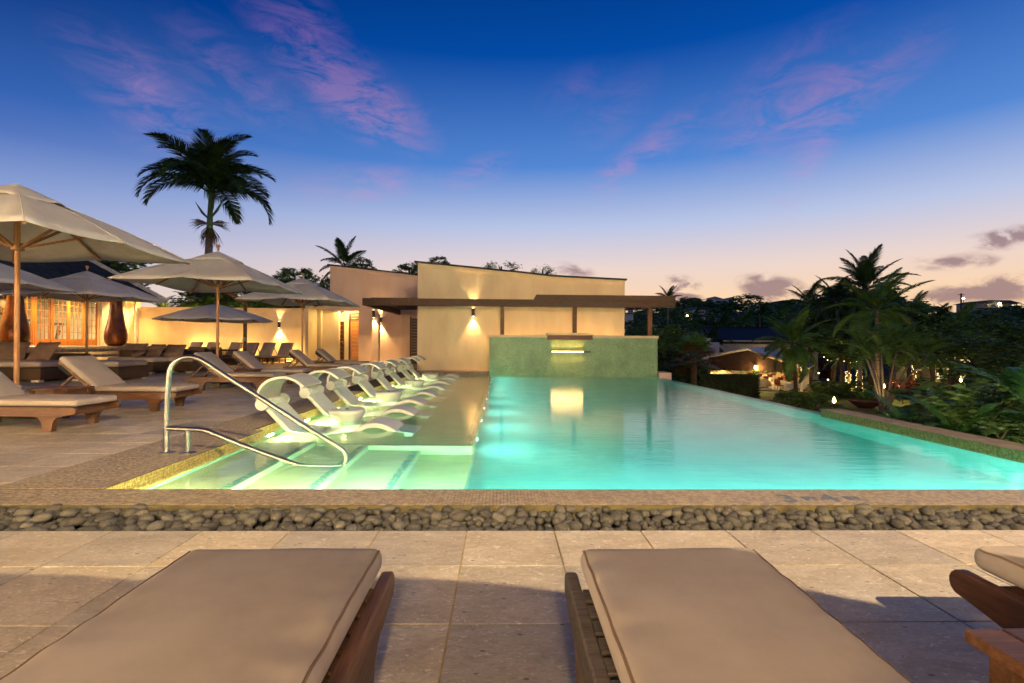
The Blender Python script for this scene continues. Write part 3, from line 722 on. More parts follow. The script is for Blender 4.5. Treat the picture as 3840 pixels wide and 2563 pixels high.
def plank_door(name, x0, x1, y, z0_, z1_, parent, m='mahogany', nb=9):
    d = bpy.data.objects.new(name, None); C.objects.link(d); d.parent = parent; d.location = (x0, y, z0_)
    wx, hz = x1-x0, z1_-z0_
    MB().bb(0, .07, -.05, 0, 0, hz).build('stile', m, d); MB().bb(wx-.07, wx, -.05, 0, 0, hz).build('stile', m, d)
    for k in range(nb):
        MB().bb(.072, wx-.072, -.042+.006*(k % 2), 0, hz*k/nb+.004, hz*(k+1)/nb-.004).build('board', m, d)
    b = MB(); b.bb(wx-.17, wx-.05, -.075, -.052, hz*.46, hz*.485); b.bb(wx-.075, wx-.045, -.06, -.05, hz*.40, hz*.5); b.build('handle', 'steel', d)
    return d
yd = RD-.002
d1a, d1b = pw(1234, 1300, YL+RD).x-ox, pw(1291, 1300, YL+RD).x-ox
plank_door('door', d1a, d1b, yd, .14, pw(1260, 1206, YL+RD).z, lb)
d2a, d2b = pw(1309, 1300, YL+RD).x-ox, pw(1352, 1300, YL+RD).x-ox
plank_door('door', d2a+.1, d2b, yd-.02, .14, pw(1330, 1206, YL+RD).z, lb, 'door_wood', 10)
b = MB(); zt = pw(1330, 1180, YL+RD).z; b.bb(d2a, d2a+.09, yd-.1, yd, .14, zt); b.bb(d2a, d2b, yd-.1, yd, zt, zt+.08); b.build('door_frame', 'mahogany', lb)
for k in range(4): MB().bb(d2a+.09, d2b, yd-.05, yd-.02, zt-.12-k*.09, zt-.06-k*.09).build('louvre', 'mahogany', lb)
# porch downlight
po = thing('ceiling_light', 'round light in the ceiling of the changing room porch', 'ceiling light', (ox+xo*.35, YL+.85, zo+.095))
MB().lathe([(.09,-.02),(.09,0)], 16).build('lens', 'lamp_glow', po)
lamp('POINT', 'bulb', po, (0,0,-.08), 110, (1,.78,.30), size=.08)
# pier with lamp, dark louvred door and return wall to the right
cx0, cx1 = pw(1395, 1300, 24.4).x-ox, pw(1419, 1300, 24.4).x-ox
MB().bb(cx0, cx1, 24.4-YL, 24.75-YL, -.02, 2.48).build('pier', 'stucco_pink', lb, bevel=.01)
px_ = pw(1403, 1178, 24.4)
wall_lamp('tube wall lamp on the narrow pier under the pergola end', px_.x, 24.4, px_.z, (0,-1,0), 12, 240, .36)
px_ = pw(1424, 1201, YL)
wall_lamp('tube wall lamp just right of the pier, lower than its neighbour', px_.x+.06, YL, px_.z, (0,-1,0), 140, 420, .3)
q0, q1 = pw(1538, 1300, YL).x-ox, pw(1572, 1300, YL).x-ox
MB().bb(q0-.42, q0-.002, -.1, .0, -.02, 2.55).build('pilaster', 'stucco_pink', lb)
d = plank_door('louvred_door', q0, q1+.35, -.03, 0, 2.35, lb, 'mahogany', 16); d['label'] = 'dark louvred door at the right end of the block'
b = MB(); b.bb(q0, q0+.08, -.12, -.082, 0, 2.42); b.build('door_frame', 'mahogany', lb)
pp = pw(1366, 1246, YL)
pq = thing('wall_plaque', 'small pale plaque with curved top on the pinkish wall', 'plaque', (pp.x, YL, pp.z))
b = MB(); b.prism([(-.24,-.12),(.24,-.12),(.24,.06),(.1,.07),(.05,.13),(-.05,.13),(-.1,.07),(-.24,.06)], 'y', -.03, .0); b.build('tablet', 'stucco_pink', pq, bevel=.006, fix=True)
MB().bb(-.27, .27, -.05, .0, -.15, -.121).build('ledge', 'stucco_pink', pq)

# ================================================================== GARDEN WALL AND HOUSE ON THE LEFT
YG = 26.4
HX = -19.0
gx0, gx1 = HX+.02, pw(1203, 1300, YG).x
gw = thing('garden_wall', 'tall pale rendered garden wall behind the row of sun beds', 'wall', (gx0, YG, 0))
gz = 2.86
MB().bb(0, gx1-gx0, 0, .25, -.02, gz-.08).build('wall', 'stucco_cream', gw)
MB().bb(0, gx1-gx0+.02, -.05, .3, gz-.16, gz-.08).build('moulding', 'stucco_cream', gw)
MB().bb(0, gx1-gx0+.04, -.09, .34, gz-.079, gz).build('capping', 'stucco_cream', gw)
MB().bb(gx1-gx0-.3, gx1-gx0+.85, 0.26, .5, -.02, gz+.15).build('return_wall', 'stucco_cream', gw)
pl = pw(1050, 1219, YG)
wall_lamp('tube wall lamp above the sun beds on the garden wall', pl.x, YG, pl.z, (0,-1,0), 80, 380)

FZ = .84
hs = thing('garden_house', 'lit garden house with slate roof and glazed wooden folding doors', 'house', (HX, 16, 0))
hy0, hy1 = -8, YG-16+.2
dy0, dy1, dzt = 3.2, px_y(370, HX)-16, 3.05
b = MB()
b.bb(-.25, 0, hy0, dy0, -.02, 3.35); b.bb(-.25, 0, dy1, hy1, -.02, 3.35); b.bb(-.25, 0, dy0, dy1, dzt, 3.35)
b.bb(-7.5, -.25, hy1-.25, hy1, -.02, 3.35)
b.build('wall', 'stucco_cream', hs)
MB().bb(-.12, .001, dy0+.001, dy1-.001, -.02, FZ-.002).build('door_sill', 'path_stone', hs)
MB().bb(.002, 2.0, hy0, dy1+2.2, -.02, FZ).build('raised_terrace', 'path_stone', hs, bevel=.012)
for k in range(3): MB().bb(2.001+.3*k, 2.3+.3*k, dy0-2, dy1+1.5, -.02, FZ-.21*(k+1)).build('step', 'path_stone', hs, bevel=.012)
for y in (dy1+.08, dy1+1.6, hy1-.45): MB().bb(.003, .07, y, y+.22, FZ+.002, 3.2).build('pilaster', 'white_trim', hs)
# folding doors with small panes
nl = 6; lw = (dy1-dy0)/nl
glassm = None
for k in range(nl):
    d = bpy.data.objects.new('folding_door', None); C.objects.link(d); d.parent = hs; d.location = (-.1, dy0+k*lw, FZ); d.rotation_euler = (0,0,R(rnd.uniform(-4, 4)))
    wy, hz = lw-.012, dzt-FZ-.02
    MB().bb(-.025, .025, 0, .09, .02, hz).build('stile', 'door_wood', d, bevel=.004); MB().bb(-.025, .025, wy-.09, wy, .02, hz).build('stile', 'door_wood', d, bevel=.004)
    MB().bb(-.024, .024, .091, wy-.091, .02, .30).build('bottom_rail', 'door_wood', d); MB().bb(-.024, .024, .091, wy-.091, hz-.11, hz).build('top_rail', 'door_wood', d)
    nc, nr = 3, 6; gw_, gh = (wy-.182)/nc, (hz-.41)/nr
    for i in range(1, nc): MB().bb(-.014, .014, .091+i*gw_-.011, .091+i*gw_+.011, .301, hz-.111).build('glazing_bar', 'door_wood', d)
    for j in range(1, nr): MB().bb(-.012, .012, .092, wy-.092, .30+j*gh-.011, .30+j*gh+.011).build('glazing_bar', 'door_wood', d)
    if glassm is None:
        glassm = MB().box((0,0,0), (.006, gw_-.024, gh-.024)).mesh('pane'); glassm.materials.append(MATS['window_glass'])
    for i in range(nc):
        for j in range(nr): link(glassm, 'pane', d, (0, .091+(i+.5)*gw_, .30+(j+.5)*gh))
MB().bb(-.2, -.001, dy0, dy1, dzt-.02, dzt+.06).build('door_head', 'door_wood', hs)
# room behind the doors
b = MB(); b.bb(-7.0, -6.9, hy0+1, hy1-.3, FZ, 3.4); b.bb(-6.9, -.26, hy0+1, hy1-.3, FZ-.1, FZ-.002); b.bb(-6.9, -.26, hy0+1, hy1-.3, 3.36, 3.45); b.bb(-6.9, -.26, hy0+.9, hy0+1, FZ, 3.36)
b.build('room', 'interior_wall', hs)
for k in range(3):
    MB().bb(-4.4, -3.2, 1.2+k*2.6, 2.4+k*2.6, 3.19, 3.215).build('ceiling_panel', 'panel_light', hs)
lamp('AREA', 'room_light', hs, (-3.2, 5.0, 3.1), 520, (.95, 1, .86), (-3.2, 5.0, 0), 2.0)
for (x, y, wx, wy, h_) in ((-2.2,4.3,.5,1.4,1.3),(-2.6,6.4,.6,1.2,1.15),(-3.8,5.2,.5,.5,1.7),(-1.6,7.2,.4,.6,1.0),(-4.6,7,.4,2.2,1.5)):
    b = MB(); b.bb(x-wx/2, x+wx/2, y-wy/2, y+wy/2, FZ+.05, FZ+.28); b.beam((x, y+wy*.4, FZ+.2), (x+.1, y+wy*.5, FZ+h_), .08, .08); b.beam((x-.3, y+wy*.5, FZ+h_), (x+.3, y+wy*.5, FZ+h_), .05, .12); b.beam((x+.2, y, FZ+.2), (x+.2, y+wy*.4, FZ+h_*.7), .05, .05)
    b.build('exercise_machine', 'interior_dark', hs)
# roof: slate courses over a slope, white verge boards
ez, rise, ovh = 3.30, .53, 1.1
rx = 6.0
sl_len = math.hypot(rx, rx*rise); ang = math.atan(rise)
b = MB(); b.prism([(ovh, ez-.06), (ovh-rx, ez+rx*rise-.06), (ovh-2*rx, ez-.06)], 'y', hy0, hy1+.05); b.build('roof_body', 'roof_dark', hs, fix=True)
roof = MB().beam((ovh-rx, hy0, ez+rx*rise+.06), (ovh-rx, hy1+.1, ez+rx*rise+.06), .25, .1).build('ridge', 'roof_dark', hs)
slm = MB().box((0,0,0), (.42, .29, .016)).mesh('slate'); slm.materials.append(MATS['slate'])
stf = MB(); q = Matrix.Rotation(ang, 3, 'Y'); cnt = 0
cand = []
for i in range(20):
    for j in range(int((hy1-hy0)/.3)):
        tpos = .1+i*.33; x = ovh-tpos*math.cos(ang); z = ez+tpos*math.sin(ang)
        y = hy0+.15+j*.3+(.15 if i % 2 else 0)
        if y > hy1: continue
        cand.append((x, y, z+.0))
cand.sort(key=lambda p: -p[1])
vis_ = [p for p in cand if 2.5 < p[1]]
ind = set(vis_[:290])
for p in cand:
    if p in ind: link(slm, 'slate', roof, p, (rnd.uniform(-.012,.012), ang+.035, 0))
    else: stf.box(p, (.42,.29,.016), Matrix.Rotation(ang+.035, 3, 'Y'))
tag(stf.build('slates', 'slate', roof), kind='stuff')
b = MB(); b.beam((ovh+.1, hy1+.12, ez-.02), (ovh-rx, hy1+.12, ez+rx*rise+.03), .05, .2); b.build('verge_board', 'white_trim', hs)
b = MB(); b.beam((ovh+.06, hy0, ez-.05), (ovh+.06, hy1+.1, ez-.05), .12, .12); b.build('gutter', 'white_trim', hs)
b = MB(); b.bb(.001, ovh, hy0, hy1, ez-.09, ez-.065); b.build('soffit', 'white_trim', hs)
# eave downlights
for k, y in enumerate((dy0-1.2, dy0+1.0, dy0+3.2, dy1+1.0, dy1+2.6)):
    o = thing('eave_downlight', 'small downlight under the eave of the garden house', 'lamp', (HX+.62, 16+y, ez-.092), 0, 'eave downlights of the garden house')
    MB().lathe([(.06,-.012),(.06,0)], 14).build('lens', 'lamp_glow', o)
    lamp('SPOT', 'bulb', o, (0,0,-.03), 620, (1,.62,.20), (-.12,0,-1), .05, 130, .8)
pl = pw(535, 1202, px_y(535, HX))
wall_lamp('tube wall lamp at the corner of the garden house wall', HX+.0, px_y(535, HX), 2.05, (1,0,0), 0, 500)
pl = px_y(6, HX); o = thing('wall_sconce', 'round pale wall sconce left of the tall vase', 'wall lamp', (HX, pl, 2.45))
MB().lathe([(.05,-.17),(.16,-.1),(.2,.05),(.19,.15)], 16, (.18,0,0)).build('bowl', 'white_trim', o, smooth=True); MB().bb(0,.1,-.05,.05,-.05,.05).build('bracket', 'white_trim', o)
# low lights at the foot of the garden wall make it glow behind the furniture
for k, (x, en) in enumerate(((-17.6, 420), (-15.6, 380), (-13.4, 260), (-11.0, 170))):
    o = thing('wall_washer', 'low wall washer light at the foot of the garden wall', 'lamp', (x, YG-.5, 0), 0, 'wall washers below the garden wall')
    MB().bb(-.15,.15,-.06,.06,0,.09).build('housing', 'lamp_metal', o); MB().bb(-.12,.12,-.04,.04,.0905,.094).build('lens', 'lamp_glow', o)
    lamp('SPOT', 'lamp_beam', o, (0,0,.11), en, (1,.60,.18), (0,.38,.9), .06, 150, .9)

# vases
prof = [(.20,0),(.30,.03),(.385,.14),(.43,.32),(.43,.5),(.40,.72),(.34,1.0),(.285,1.3),(.25,1.6),(.235,1.85),(.235,2.02),(.25,2.06),(.22,2.06),(.21,1.9)]
def vase(label, p):
    o = tag(MB().lathe(prof, 36).build('floor_vase', 'bronze_vase', None, smooth=True, loc=p), label, 'vase', 'tall bronze vases by the doors'); return o
vase('tall bronze brown vase at the left end of the folding doors', (-18.0, 18.8, FZ))
vase('tall bronze brown vase between the folding doors and the corner lamp', (-17.45, 22.9, FZ))

o = thing('step_light', 'low step light beside the garden house stairs', 'lamp', (HX+3.6, 20.6, 0)); MB().bb(-.06,.06,-.12,.12,0,.14).build('housing', 'lamp_metal', o); MB().bb(-.0615,-.0601,-.1,.1,.04,.11).build('lens', 'lamp_glow', o)
lamp('SPOT', 'lamp_beam', o, (-.09,0,.1), 130, (1,.62,.2), (-1,.0,.35), .05, 150, .9)
# ================================================================== UMBRELLAS
def make_umbrella(half=1.5, rim=2.48, top=3.22, name='garden_umbrella', base=True, sides=4):
    o = thing(name, 'umbrella', 'umbrella')
    MB().tube([(0,0,.05),(0,0,.35),(0,0,1.6),(0,0,top+.03)], .032, 12).build('pole', 'pole_wood', o, smooth='auto')
    MB().lathe([(.045,.0),(.045,.42),(.05,.425),(.05,.45),(.036,.46)], 16).build('pole_sleeve', 'white_trim', o, smooth='auto')
    MB().lathe([(.42,.0),(.43,.02),(.43,.07),(.38,.10),(.08,.12)], 28).build('base_plate', 'stone_base', o, smooth='auto')
    dirs = []
    for k in range(8):
        a = k*math.pi/4 + math.pi/4
        if k % 2 == 0: dirs.append(Vector((math.copysign(half, math.cos(a)), math.copysign(half, math.sin(a)), rim-.05)))
        else: dirs.append(Vector((round(math.cos(a))*half*.985, round(math.sin(a))*half*.985, rim)))
    T = Vector((0,0,top)); b = MB(); nt, ns = 7, 6
    for k in range(8):
        p, q = dirs[k], dirs[(k+1) % 8]; vs = []
        for i in range(nt+1):
            t = .06+.94*i/nt
            for j in range(ns+1):
                u = j/ns; rimp = p.lerp(q, u); sg = 4*u*(1-u)
                pos = T.lerp(rimp, t); pos.z += .055*math.sin(math.pi*t)*1.0 - .035*sg*t*(1-.2*t) ; pos.xy *= 1-.025*sg*t*t
                vs.append(pos)
        fs = []
        for i in range(nt):
            for j in range(ns): fs.append((i*(ns+1)+j, (i+1)*(ns+1)+j, (i+1)*(ns+1)+j+1, i*(ns+1)+j+1))
        b.add(vs, fs)
    cn = b.build('canopy', 'canvas', o, smooth='auto'); 
    md = cn.modifiers.new('weld', 'WELD'); md.merge_threshold = .002
    md = cn.modifiers.new('solid', 'SOLIDIFY'); md.thickness = .006
    b = MB(); vs = []; fs = []; NV = 32; NRg = 5                                 # loose vent cap with a wavy hem
    for i in range(NRg+1):
        t = i/NRg
        for j in range(NV):
            a = 2*math.pi*j/NV; c_, s_ = math.cos(a), math.sin(a); r_ = .52*t/max(abs(c_), abs(s_))
            r_ = min(r_, .68*t)
            z = top+.075-.262*t*(.85+.15*t) + (.016*math.sin(5*a+.5)+.012*math.sin(11*a))*t**3 - (.05*(abs(math.sin(2*a))**3))*t*t
            vs.append((r_*c_, r_*s_, z))
    for i in range(NRg):
        for j in range(NV):
            j2 = (j+1) % NV; fs.append((i*NV+j, (i+1)*NV+j, (i+1)*NV+j2, i*NV+j2))
    vc = MB().add(vs, fs).build('vent_cap', 'canvas', o, smooth=True); md = vc.modifiers.new('solid', 'SOLIDIFY'); md.thickness = .006
    MB().lathe([(.02,0),(.03,.02),(.03,.03),(.018,.045),(.045,.08),(.052,.11),(.04,.145),(.0,.155)], 14, (0,0,top+.09)).build('finial', 'pole_wood', o, smooth=True)
    hubz = rim-.08
    MB().lathe([(.05,-.05),(.075,-.04),(.075,.02),(.06,.03),(.06,.06)], 14, (0,0,hubz)).build('hub', 'pole_wood', o, smooth='auto')
    for k, d in enumerate(dirs):
        L = T.lerp(d, .985); a = T.lerp(d, .04); L.z -= .03; a.z -= .03
        md_ = T.lerp(d, .52); md_.z += .012
        sa_, sb_, sc_ = T.lerp(d, .2), T.lerp(d, .55), T.lerp(d, 1.0); sa_.z += .035; sb_.z += .058; sc_.z += .004
        MB().tube([sa_, sb_, T.lerp(d,.8)+Vector((0,0,.036)), sc_], .007, 5).build('canopy_seam', 'white_trim', o)
        rb = MB().beam(a, md_, .026, .036).beam(md_, L, .026, .036).build('rib', 'pole_wood', o)
        MB().beam((d.x*.05/half, d.y*.05/half, hubz), (md_.x, md_.y, md_.z-.015), .024, .032).build('strut', 'pole_wood', o)
    return o
umb = make_umbrella(); used = []
UG = 'white market umbrellas on the pool deck'
place(umb, used, 'nearest and largest white square umbrella at the left edge', (-6.82, 7.15, 0), 0, UG)
place(umb, used, 'white square umbrella below the tall royal palm', (-6.93, 12.3, 0), R(2), UG)
place(umb, used, 'white square umbrella in front of the changing room doors', (-6.82, 17.2, 0), R(-2), UG)
place(umb, used, 'partly hidden white umbrella behind the nearest one at the left edge', (-13.1, 12.4, 0), R(3), UG)
place(umb, used, 'white umbrella in front of the glazed folding doors', (-13.1, 16.0, 0), R(-2), UG)

for ch in list(umb.children):
    if ch.name.startswith('finial'): bpy.data.objects.remove(ch)        # the nearest one has lost its finial
# cantilever umbrella by the garden wall
cu = thing('cantilever_umbrella', 'low octagonal white umbrella hung from a side post at the garden wall', 'umbrella', (px_x(806, 21.0), 21.0, 0))
rimz, apz, rr_ = 1.98, 2.66, 2.2
b = MB(); vs = []; fs = []; NV = 8; NT_ = 7; SS = 6
dirs = [Vector((rr_*math.cos(R(22.5+45*k)), rr_*math.sin(R(22.5+45*k)), rimz)) for k in range(8)]
for k in range(8):
    p, q_ = dirs[k], dirs[(k+1) % 8]; vs = []
    for i in range(NT_+1):
        t = .03+.97*i/NT_
        for j in range(SS+1):
            u = j/SS; pos = Vector((0,0,apz)).lerp(p.lerp(q_, u), t); sg = 4*u*(1-u); pos.z += .06*math.sin(math.pi*t)-.05*sg*t; pos.xy *= 1-.03*sg*t; vs.append(pos)
    b.add(vs, [(i*(SS+1)+j, (i+1)*(SS+1)+j, (i+1)*(SS+1)+j+1, i*(SS+1)+j+1) for i in range(NT_) for j in range(SS)])
cn = b.build('canopy', 'canvas', cu, smooth='auto'); md = cn.modifiers.new('weld', 'WELD'); md.merge_threshold = .002; md = cn.modifiers.new('solid', 'SOLIDIFY'); md.thickness = .006
for d in dirs:
    MB().beam((0,0,apz-.06), (d.x*.99, d.y*.99, d.z-.02), .025, .035).build('rib', 'post_wood', cu)
pp = Vector((px_x(919, 23.6)-cu.location.x, 2.6, 0))
MB().beam(pp, pp+Vector((0,0,3.0)), .12, .12, up=(0,1,0)).build('post', 'post_wood', cu, bevel=.005)
MB().beam(pp+Vector((0,-.02,2.9)), (0, 0, 3.42), .09, .13).build('arm', 'post_wood', cu)
MB().beam((0,0,3.4), (0,0,apz-.05), .03, .03, up=(0,1,0)).build('hanger', 'steel_dark', cu)
MB().tube([pp+Vector((0,0,2.2)), pp+Vector((-.6,-.8,3.0)), (0,0,3.42)], .006, 5).build('cable', 'steel_dark', cu)
b = MB(); b.box(pp+Vector((0,-.09,1.2)), (.1,.08,.2)); b.build('crank_box', 'white_trim', cu)
MB().box((pp.x, pp.y, .04), (.9,.9,.08)).build('base_plate', 'stone_base', cu)

# ================================================================== TEAK SUN LOUNGERS (local +x = foot end)
def arc(c, r_, a0, a1, n=8): return [(c[0]+r_*math.cos(R(a0+(a1-a0)*i/n)), c[1]+r_*math.sin(R(a0+(a1-a0)*i/n))) for i in range(n+1)]
def make_lounger(back=40, wd=.70, cw=.64, rail='teak', name='sun_lounger', sag=None, hood=True, hx=-.28, xf=1.0, detail=5):
    o = thing(name, 'lounger', 'sun lounger')
    hw_ = wd/2; zt = .295; xb = -1.0
    outl = [(xb, zt-.115), (xb, zt), (xf-.12, zt)] + arc((xf-.06, zt-.045), .047, 85, -60, 6) + [(xf-.12, zt-.10), (xf-.2, zt-.115)]
    for sg in (-1, 1):
        y = sg*(hw_-.02)
        b = MB().prism(outl, 'y', y-.02, y+.02); b.build('side_rail', rail, o, bevel=.006, fix=True)
        for x in (xf-.36, xb+.36):
            pts = [(x-.17, zt-.115)] + arc((x-.17, zt-.225), .11, 90, 0, 5)[1:] + [(x-.052, .0), (x+.052, .0)] + arc((x+.17, zt-.225), .11, 180, 90, 5)[:-1] + [(x+.17, zt-.115)]
            yy = y*.985 - sg*.012
            MB().prism(pts, 'y', yy-.034, yy+.034).build('leg', rail, o, bevel=.005, fix=True)
    MB().bb(xf-.18, xf-.14, -hw_+.045, hw_-.045, zt-.11, zt-.012).build('end_rail', rail, o, bevel=.004)
    MB().bb(xb+.02, xb+.06, -hw_+.045, hw_-.045, zt-.11, zt-.012).build('end_rail', rail, o, bevel=.004)
    k = 0; x = hx+.02
    while x < xf-.2:
        MB().bb(x, x+.06, -hw_+.04, hw_-.04, zt-.02, zt-.001).build('slat', rail, o); x += .085
    ca, sa = math.cos(R(back)), math.sin(R(back)); L = .70
    B0 = Vector((hx-.01, 0, zt+.0))
    def bp(t, n_=0, y=0): return Vector((B0.x-ca*t+sa*0-(-sa)*0, y, B0.z+sa*t)) + Vector((sa*n_, 0, ca*n_))
    for sg in (-1, 1):
        y = sg*(hw_-.075)
        MB().beam(bp(0,0,y), bp(L+.02,0,y), .035, .045, up=(sa,0,ca)).build('back_rail', rail, o, bevel=.004)
        if back > 5: MB().beam(bp(L*.62,-.03,y*.9), (B0.x-ca*L*.62-.34, y*.9, zt-.06), .03, .035).build('prop', rail, o)
    for i in range(8):
        t = .04+i*.09
        MB().beam(bp(t,.02,-hw_+.06), bp(t,.02,hw_-.06), .055, .016, up=(sa,0,ca)).build('back_slat', rail, o)
    if back > 5:
        MB().beam((B0.x-ca*L*.62-.34, -hw_+.08, zt-.06), (B0.x-ca*L*.62-.34, hw_-.08, zt-.06), .03, .03).build('prop_bar', rail, o)
    th = .085; sx = xf-.03-hx
    c = MB().rbox((0,0,0), (sx, cw, th), .036, puff=.012, fn=sag, m=detail)
    cs = c.build('seat_cushion', 'cushion', o, smooth=True, loc=(hx+sx/2, 0, zt+th/2+.003))
    rr2 = .0045
    for yy in (-cw/2+.012, cw/2-.012):
        pts = [Vector((-sx/2+.03+(sx-.06)*i/12, yy, th/2-.0085)) for i in range(13)]
        pts = [pts[0].lerp(pts[-1], i/60) for i in range(61)]
        MB().tube([sag(p) if sag else p for p in pts], rr2, 5).build('seam', 'cushion_dark', cs)
    q = Matrix.Rotation(R(back), 3, 'Y')
    cb = MB().rbox((0,0,0), (L+.03, cw, th), .036, puff=.012, m=detail, rot=q)
    cc = bp((L+.03)/2+.01, .03+th/2)
    cb.build('back_cushion', 'cushion', o, smooth=True, loc=cc)
    if hood and back > 5:
        hd = MB().rbox((0,0,0), (.26, cw-.04, .10), .048, rot=q, m=4).build('cushion_hood', 'hood_cloth', o, smooth=True, loc=bp(L-.13, -.035))
    return o
lg = make_lounger(); used = []
LG = 'teak sun loungers along the pool deck'
LX0 = -6.06
for lab, y, dx, rz in (('teak lounger nearest on the left, cut by the picture edge', 6.42, 0, -1), ('teak lounger with raised back beside the nearest small table', 8.2, 0, 1),
                    ('third teak lounger from the left edge, seen behind the handrail', 11.62, -.02, 0), ('teak lounger behind the handrail with a small table in front', 13.3, -.05, 1),
                    ('teak lounger just left of the white umbrella by the doors', 16.55, .02, -1), ('farthest teak lounger, closest to the changing room doors', 18.6, .12, 1)):
    place(lg, used, lab, (LX0+dx, y, 0), R(rz), LG)
# three loungers in the foreground, feet to the pool
def wr(seed):
    def f(p):
        n_ = noise.noise((p.x*2.2+seed, p.y*2.2, 0))
        e = max(0, 1-abs(abs(p.y)-.30)/.14)
        p.z += (.004*n_ + 0.007*e*noise.noise((p.x*13+seed, p.y*3+p.x*2, 1)) + .0025*noise.noise((p.x*5+p.y*2, p.y*6+seed, 4))) * (1 if p.z > 0 else 0)
        return p
    return f
fl1 = make_lounger(0, .74, .67, 'teak', sag=wr(3), detail=60); fl1.location = (-.735, .80, 0); fl1.rotation_euler = (0,0,R(90.6))
tag(fl1, 'foreground teak lounger with beige cushion at the bottom left', None, 'foreground sun loungers')
fl2 = make_lounger(0, .72, .62, 'teak_y', sag=wr(8), detail=60); fl2.location = (.585, .79, 0); fl2.rotation_euler = (0,0,R(89.6))
tag(fl2, 'foreground teak lounger with beige cushion at the bottom centre right', None, 'foreground sun loungers')
for ch in fl2.children:
    if ch.name.startswith('side_rail') or ch.name.startswith('slat') or ch.name.startswith('end_rail'): ch.data.materials[0] = MATS['teak_grey']
fl3 = make_lounger(0, .72, .60, 'teak_dark', sag=wr(5), detail=60); fl3.location = (1.99, .80, 0); fl3.rotation_euler = (0,0,R(89))
tag(fl3, 'foreground teak lounger cut off at the right edge', None, 'foreground sun loungers')

# small teak side tables
def make_table(mat='teak', w_=.56, d_=.50, h_=.42):
    o = thing('side_table', 'table', 'side table')
    n = 6
    for k in range(n):
        x = -w_/2+w_*k/n
        MB().bb(x+.003, x+w_/n-.003, -d_/2, d_/2, h_-.03, h_).build('top_slat', mat, o, bevel=.004)
    for sx_ in (-1,1):
        for sy_ in (-1,1): MB().bb(sx_*(w_/2-.06)-.028, sx_*(w_/2-.06)+.028, sy_*(d_/2-.06)-.028, sy_*(d_/2-.06)+.028, 0, h_-.031).build('leg', mat, o, bevel=.004)
    for sy_ in (-1,1): MB().bb(-w_/2+.09, w_/2-.09, sy_*(d_/2-.06)-.012, sy_*(d_/2-.06)+.012, h_-.11, h_-.032).build('apron', mat, o)
    for sx_ in (-1,1): MB().bb(sx_*(w_/2-.06)-.012, sx_*(w_/2-.06)+.012, -d_/2+.09, d_/2-.09, h_-.11, h_-.032).build('apron', mat, o)
    return o
st = make_table(); used = []
TG = 'small teak side tables between the loungers'
place(st, used, 'small teak table between the two nearest loungers', (-6.36, 7.33, 0), R(3), TG)
place(st, used, 'small teak table beside the lounger behind the handrail', (-6.3, 12.45, 0), R(-2), TG)
place(st, used, 'farthest small teak table, beside the farthest lounger', (-6.2, 17.65, 0), R(2), TG)
place(st, used, 'small teak table at the bottom right corner between foreground loungers', (1.40, .93, -.07+.07), R(1), TG)

# ================================================================== HANDRAIL
hr = thing('pool_handrail', 'polished steel handrail loop standing over the pool steps', 'handrail', (0,0,0))
YH = 4.95
def H_(px, py): return pw(px, py, YH)
def smooth_path(pts, it=3):
    for _ in range(it):
        q = [pts[0]]
        for a, b2 in zip(pts, pts[1:]): q += [a.lerp(b2, .25), a.lerp(b2, .75)]
        pts = q+[pts[-1]]
    return pts
b0 = gp(621, 1701, 0); top_path = [Vector((b0.x, YH, .0)), H_(624,1560), H_(632,1420), H_(640,1372), H_(680,1342), H_(735,1338), H_(790,1372), H_(860,1420), H_(1000,1508), H_(1160,1612), H_(1262,1672), H_(1298,1700), H_(1297,1738), H_(1278,1760), H_(1215,1763), H_(1150,1756), H_(1040,1718), H_(900,1668), H_(790,1622), H_(755,1612), H_(690,1610), H_(622,1607)]
hr.location = (b0.x, YH, 0)
MB().tube([p-hr.location for p in smooth_path(top_path)], .0245, 18).build('rail', 'steel', hr, smooth=True)
b1 = gp(704, 1700, 0)
MB().tube([Vector((b1.x, YH, 0))-hr.location, H_(705, 1612)-hr.location], .0225, 16).build('short_post', 'steel', hr, smooth='auto')
for x in (b0.x, b1.x): MB().lathe([(.066,0),(.066,.008),(.05,.014),(.03,.016)], 24, (x-b0.x, 0, .001)).build('flange', 'steel', hr, smooth='auto')

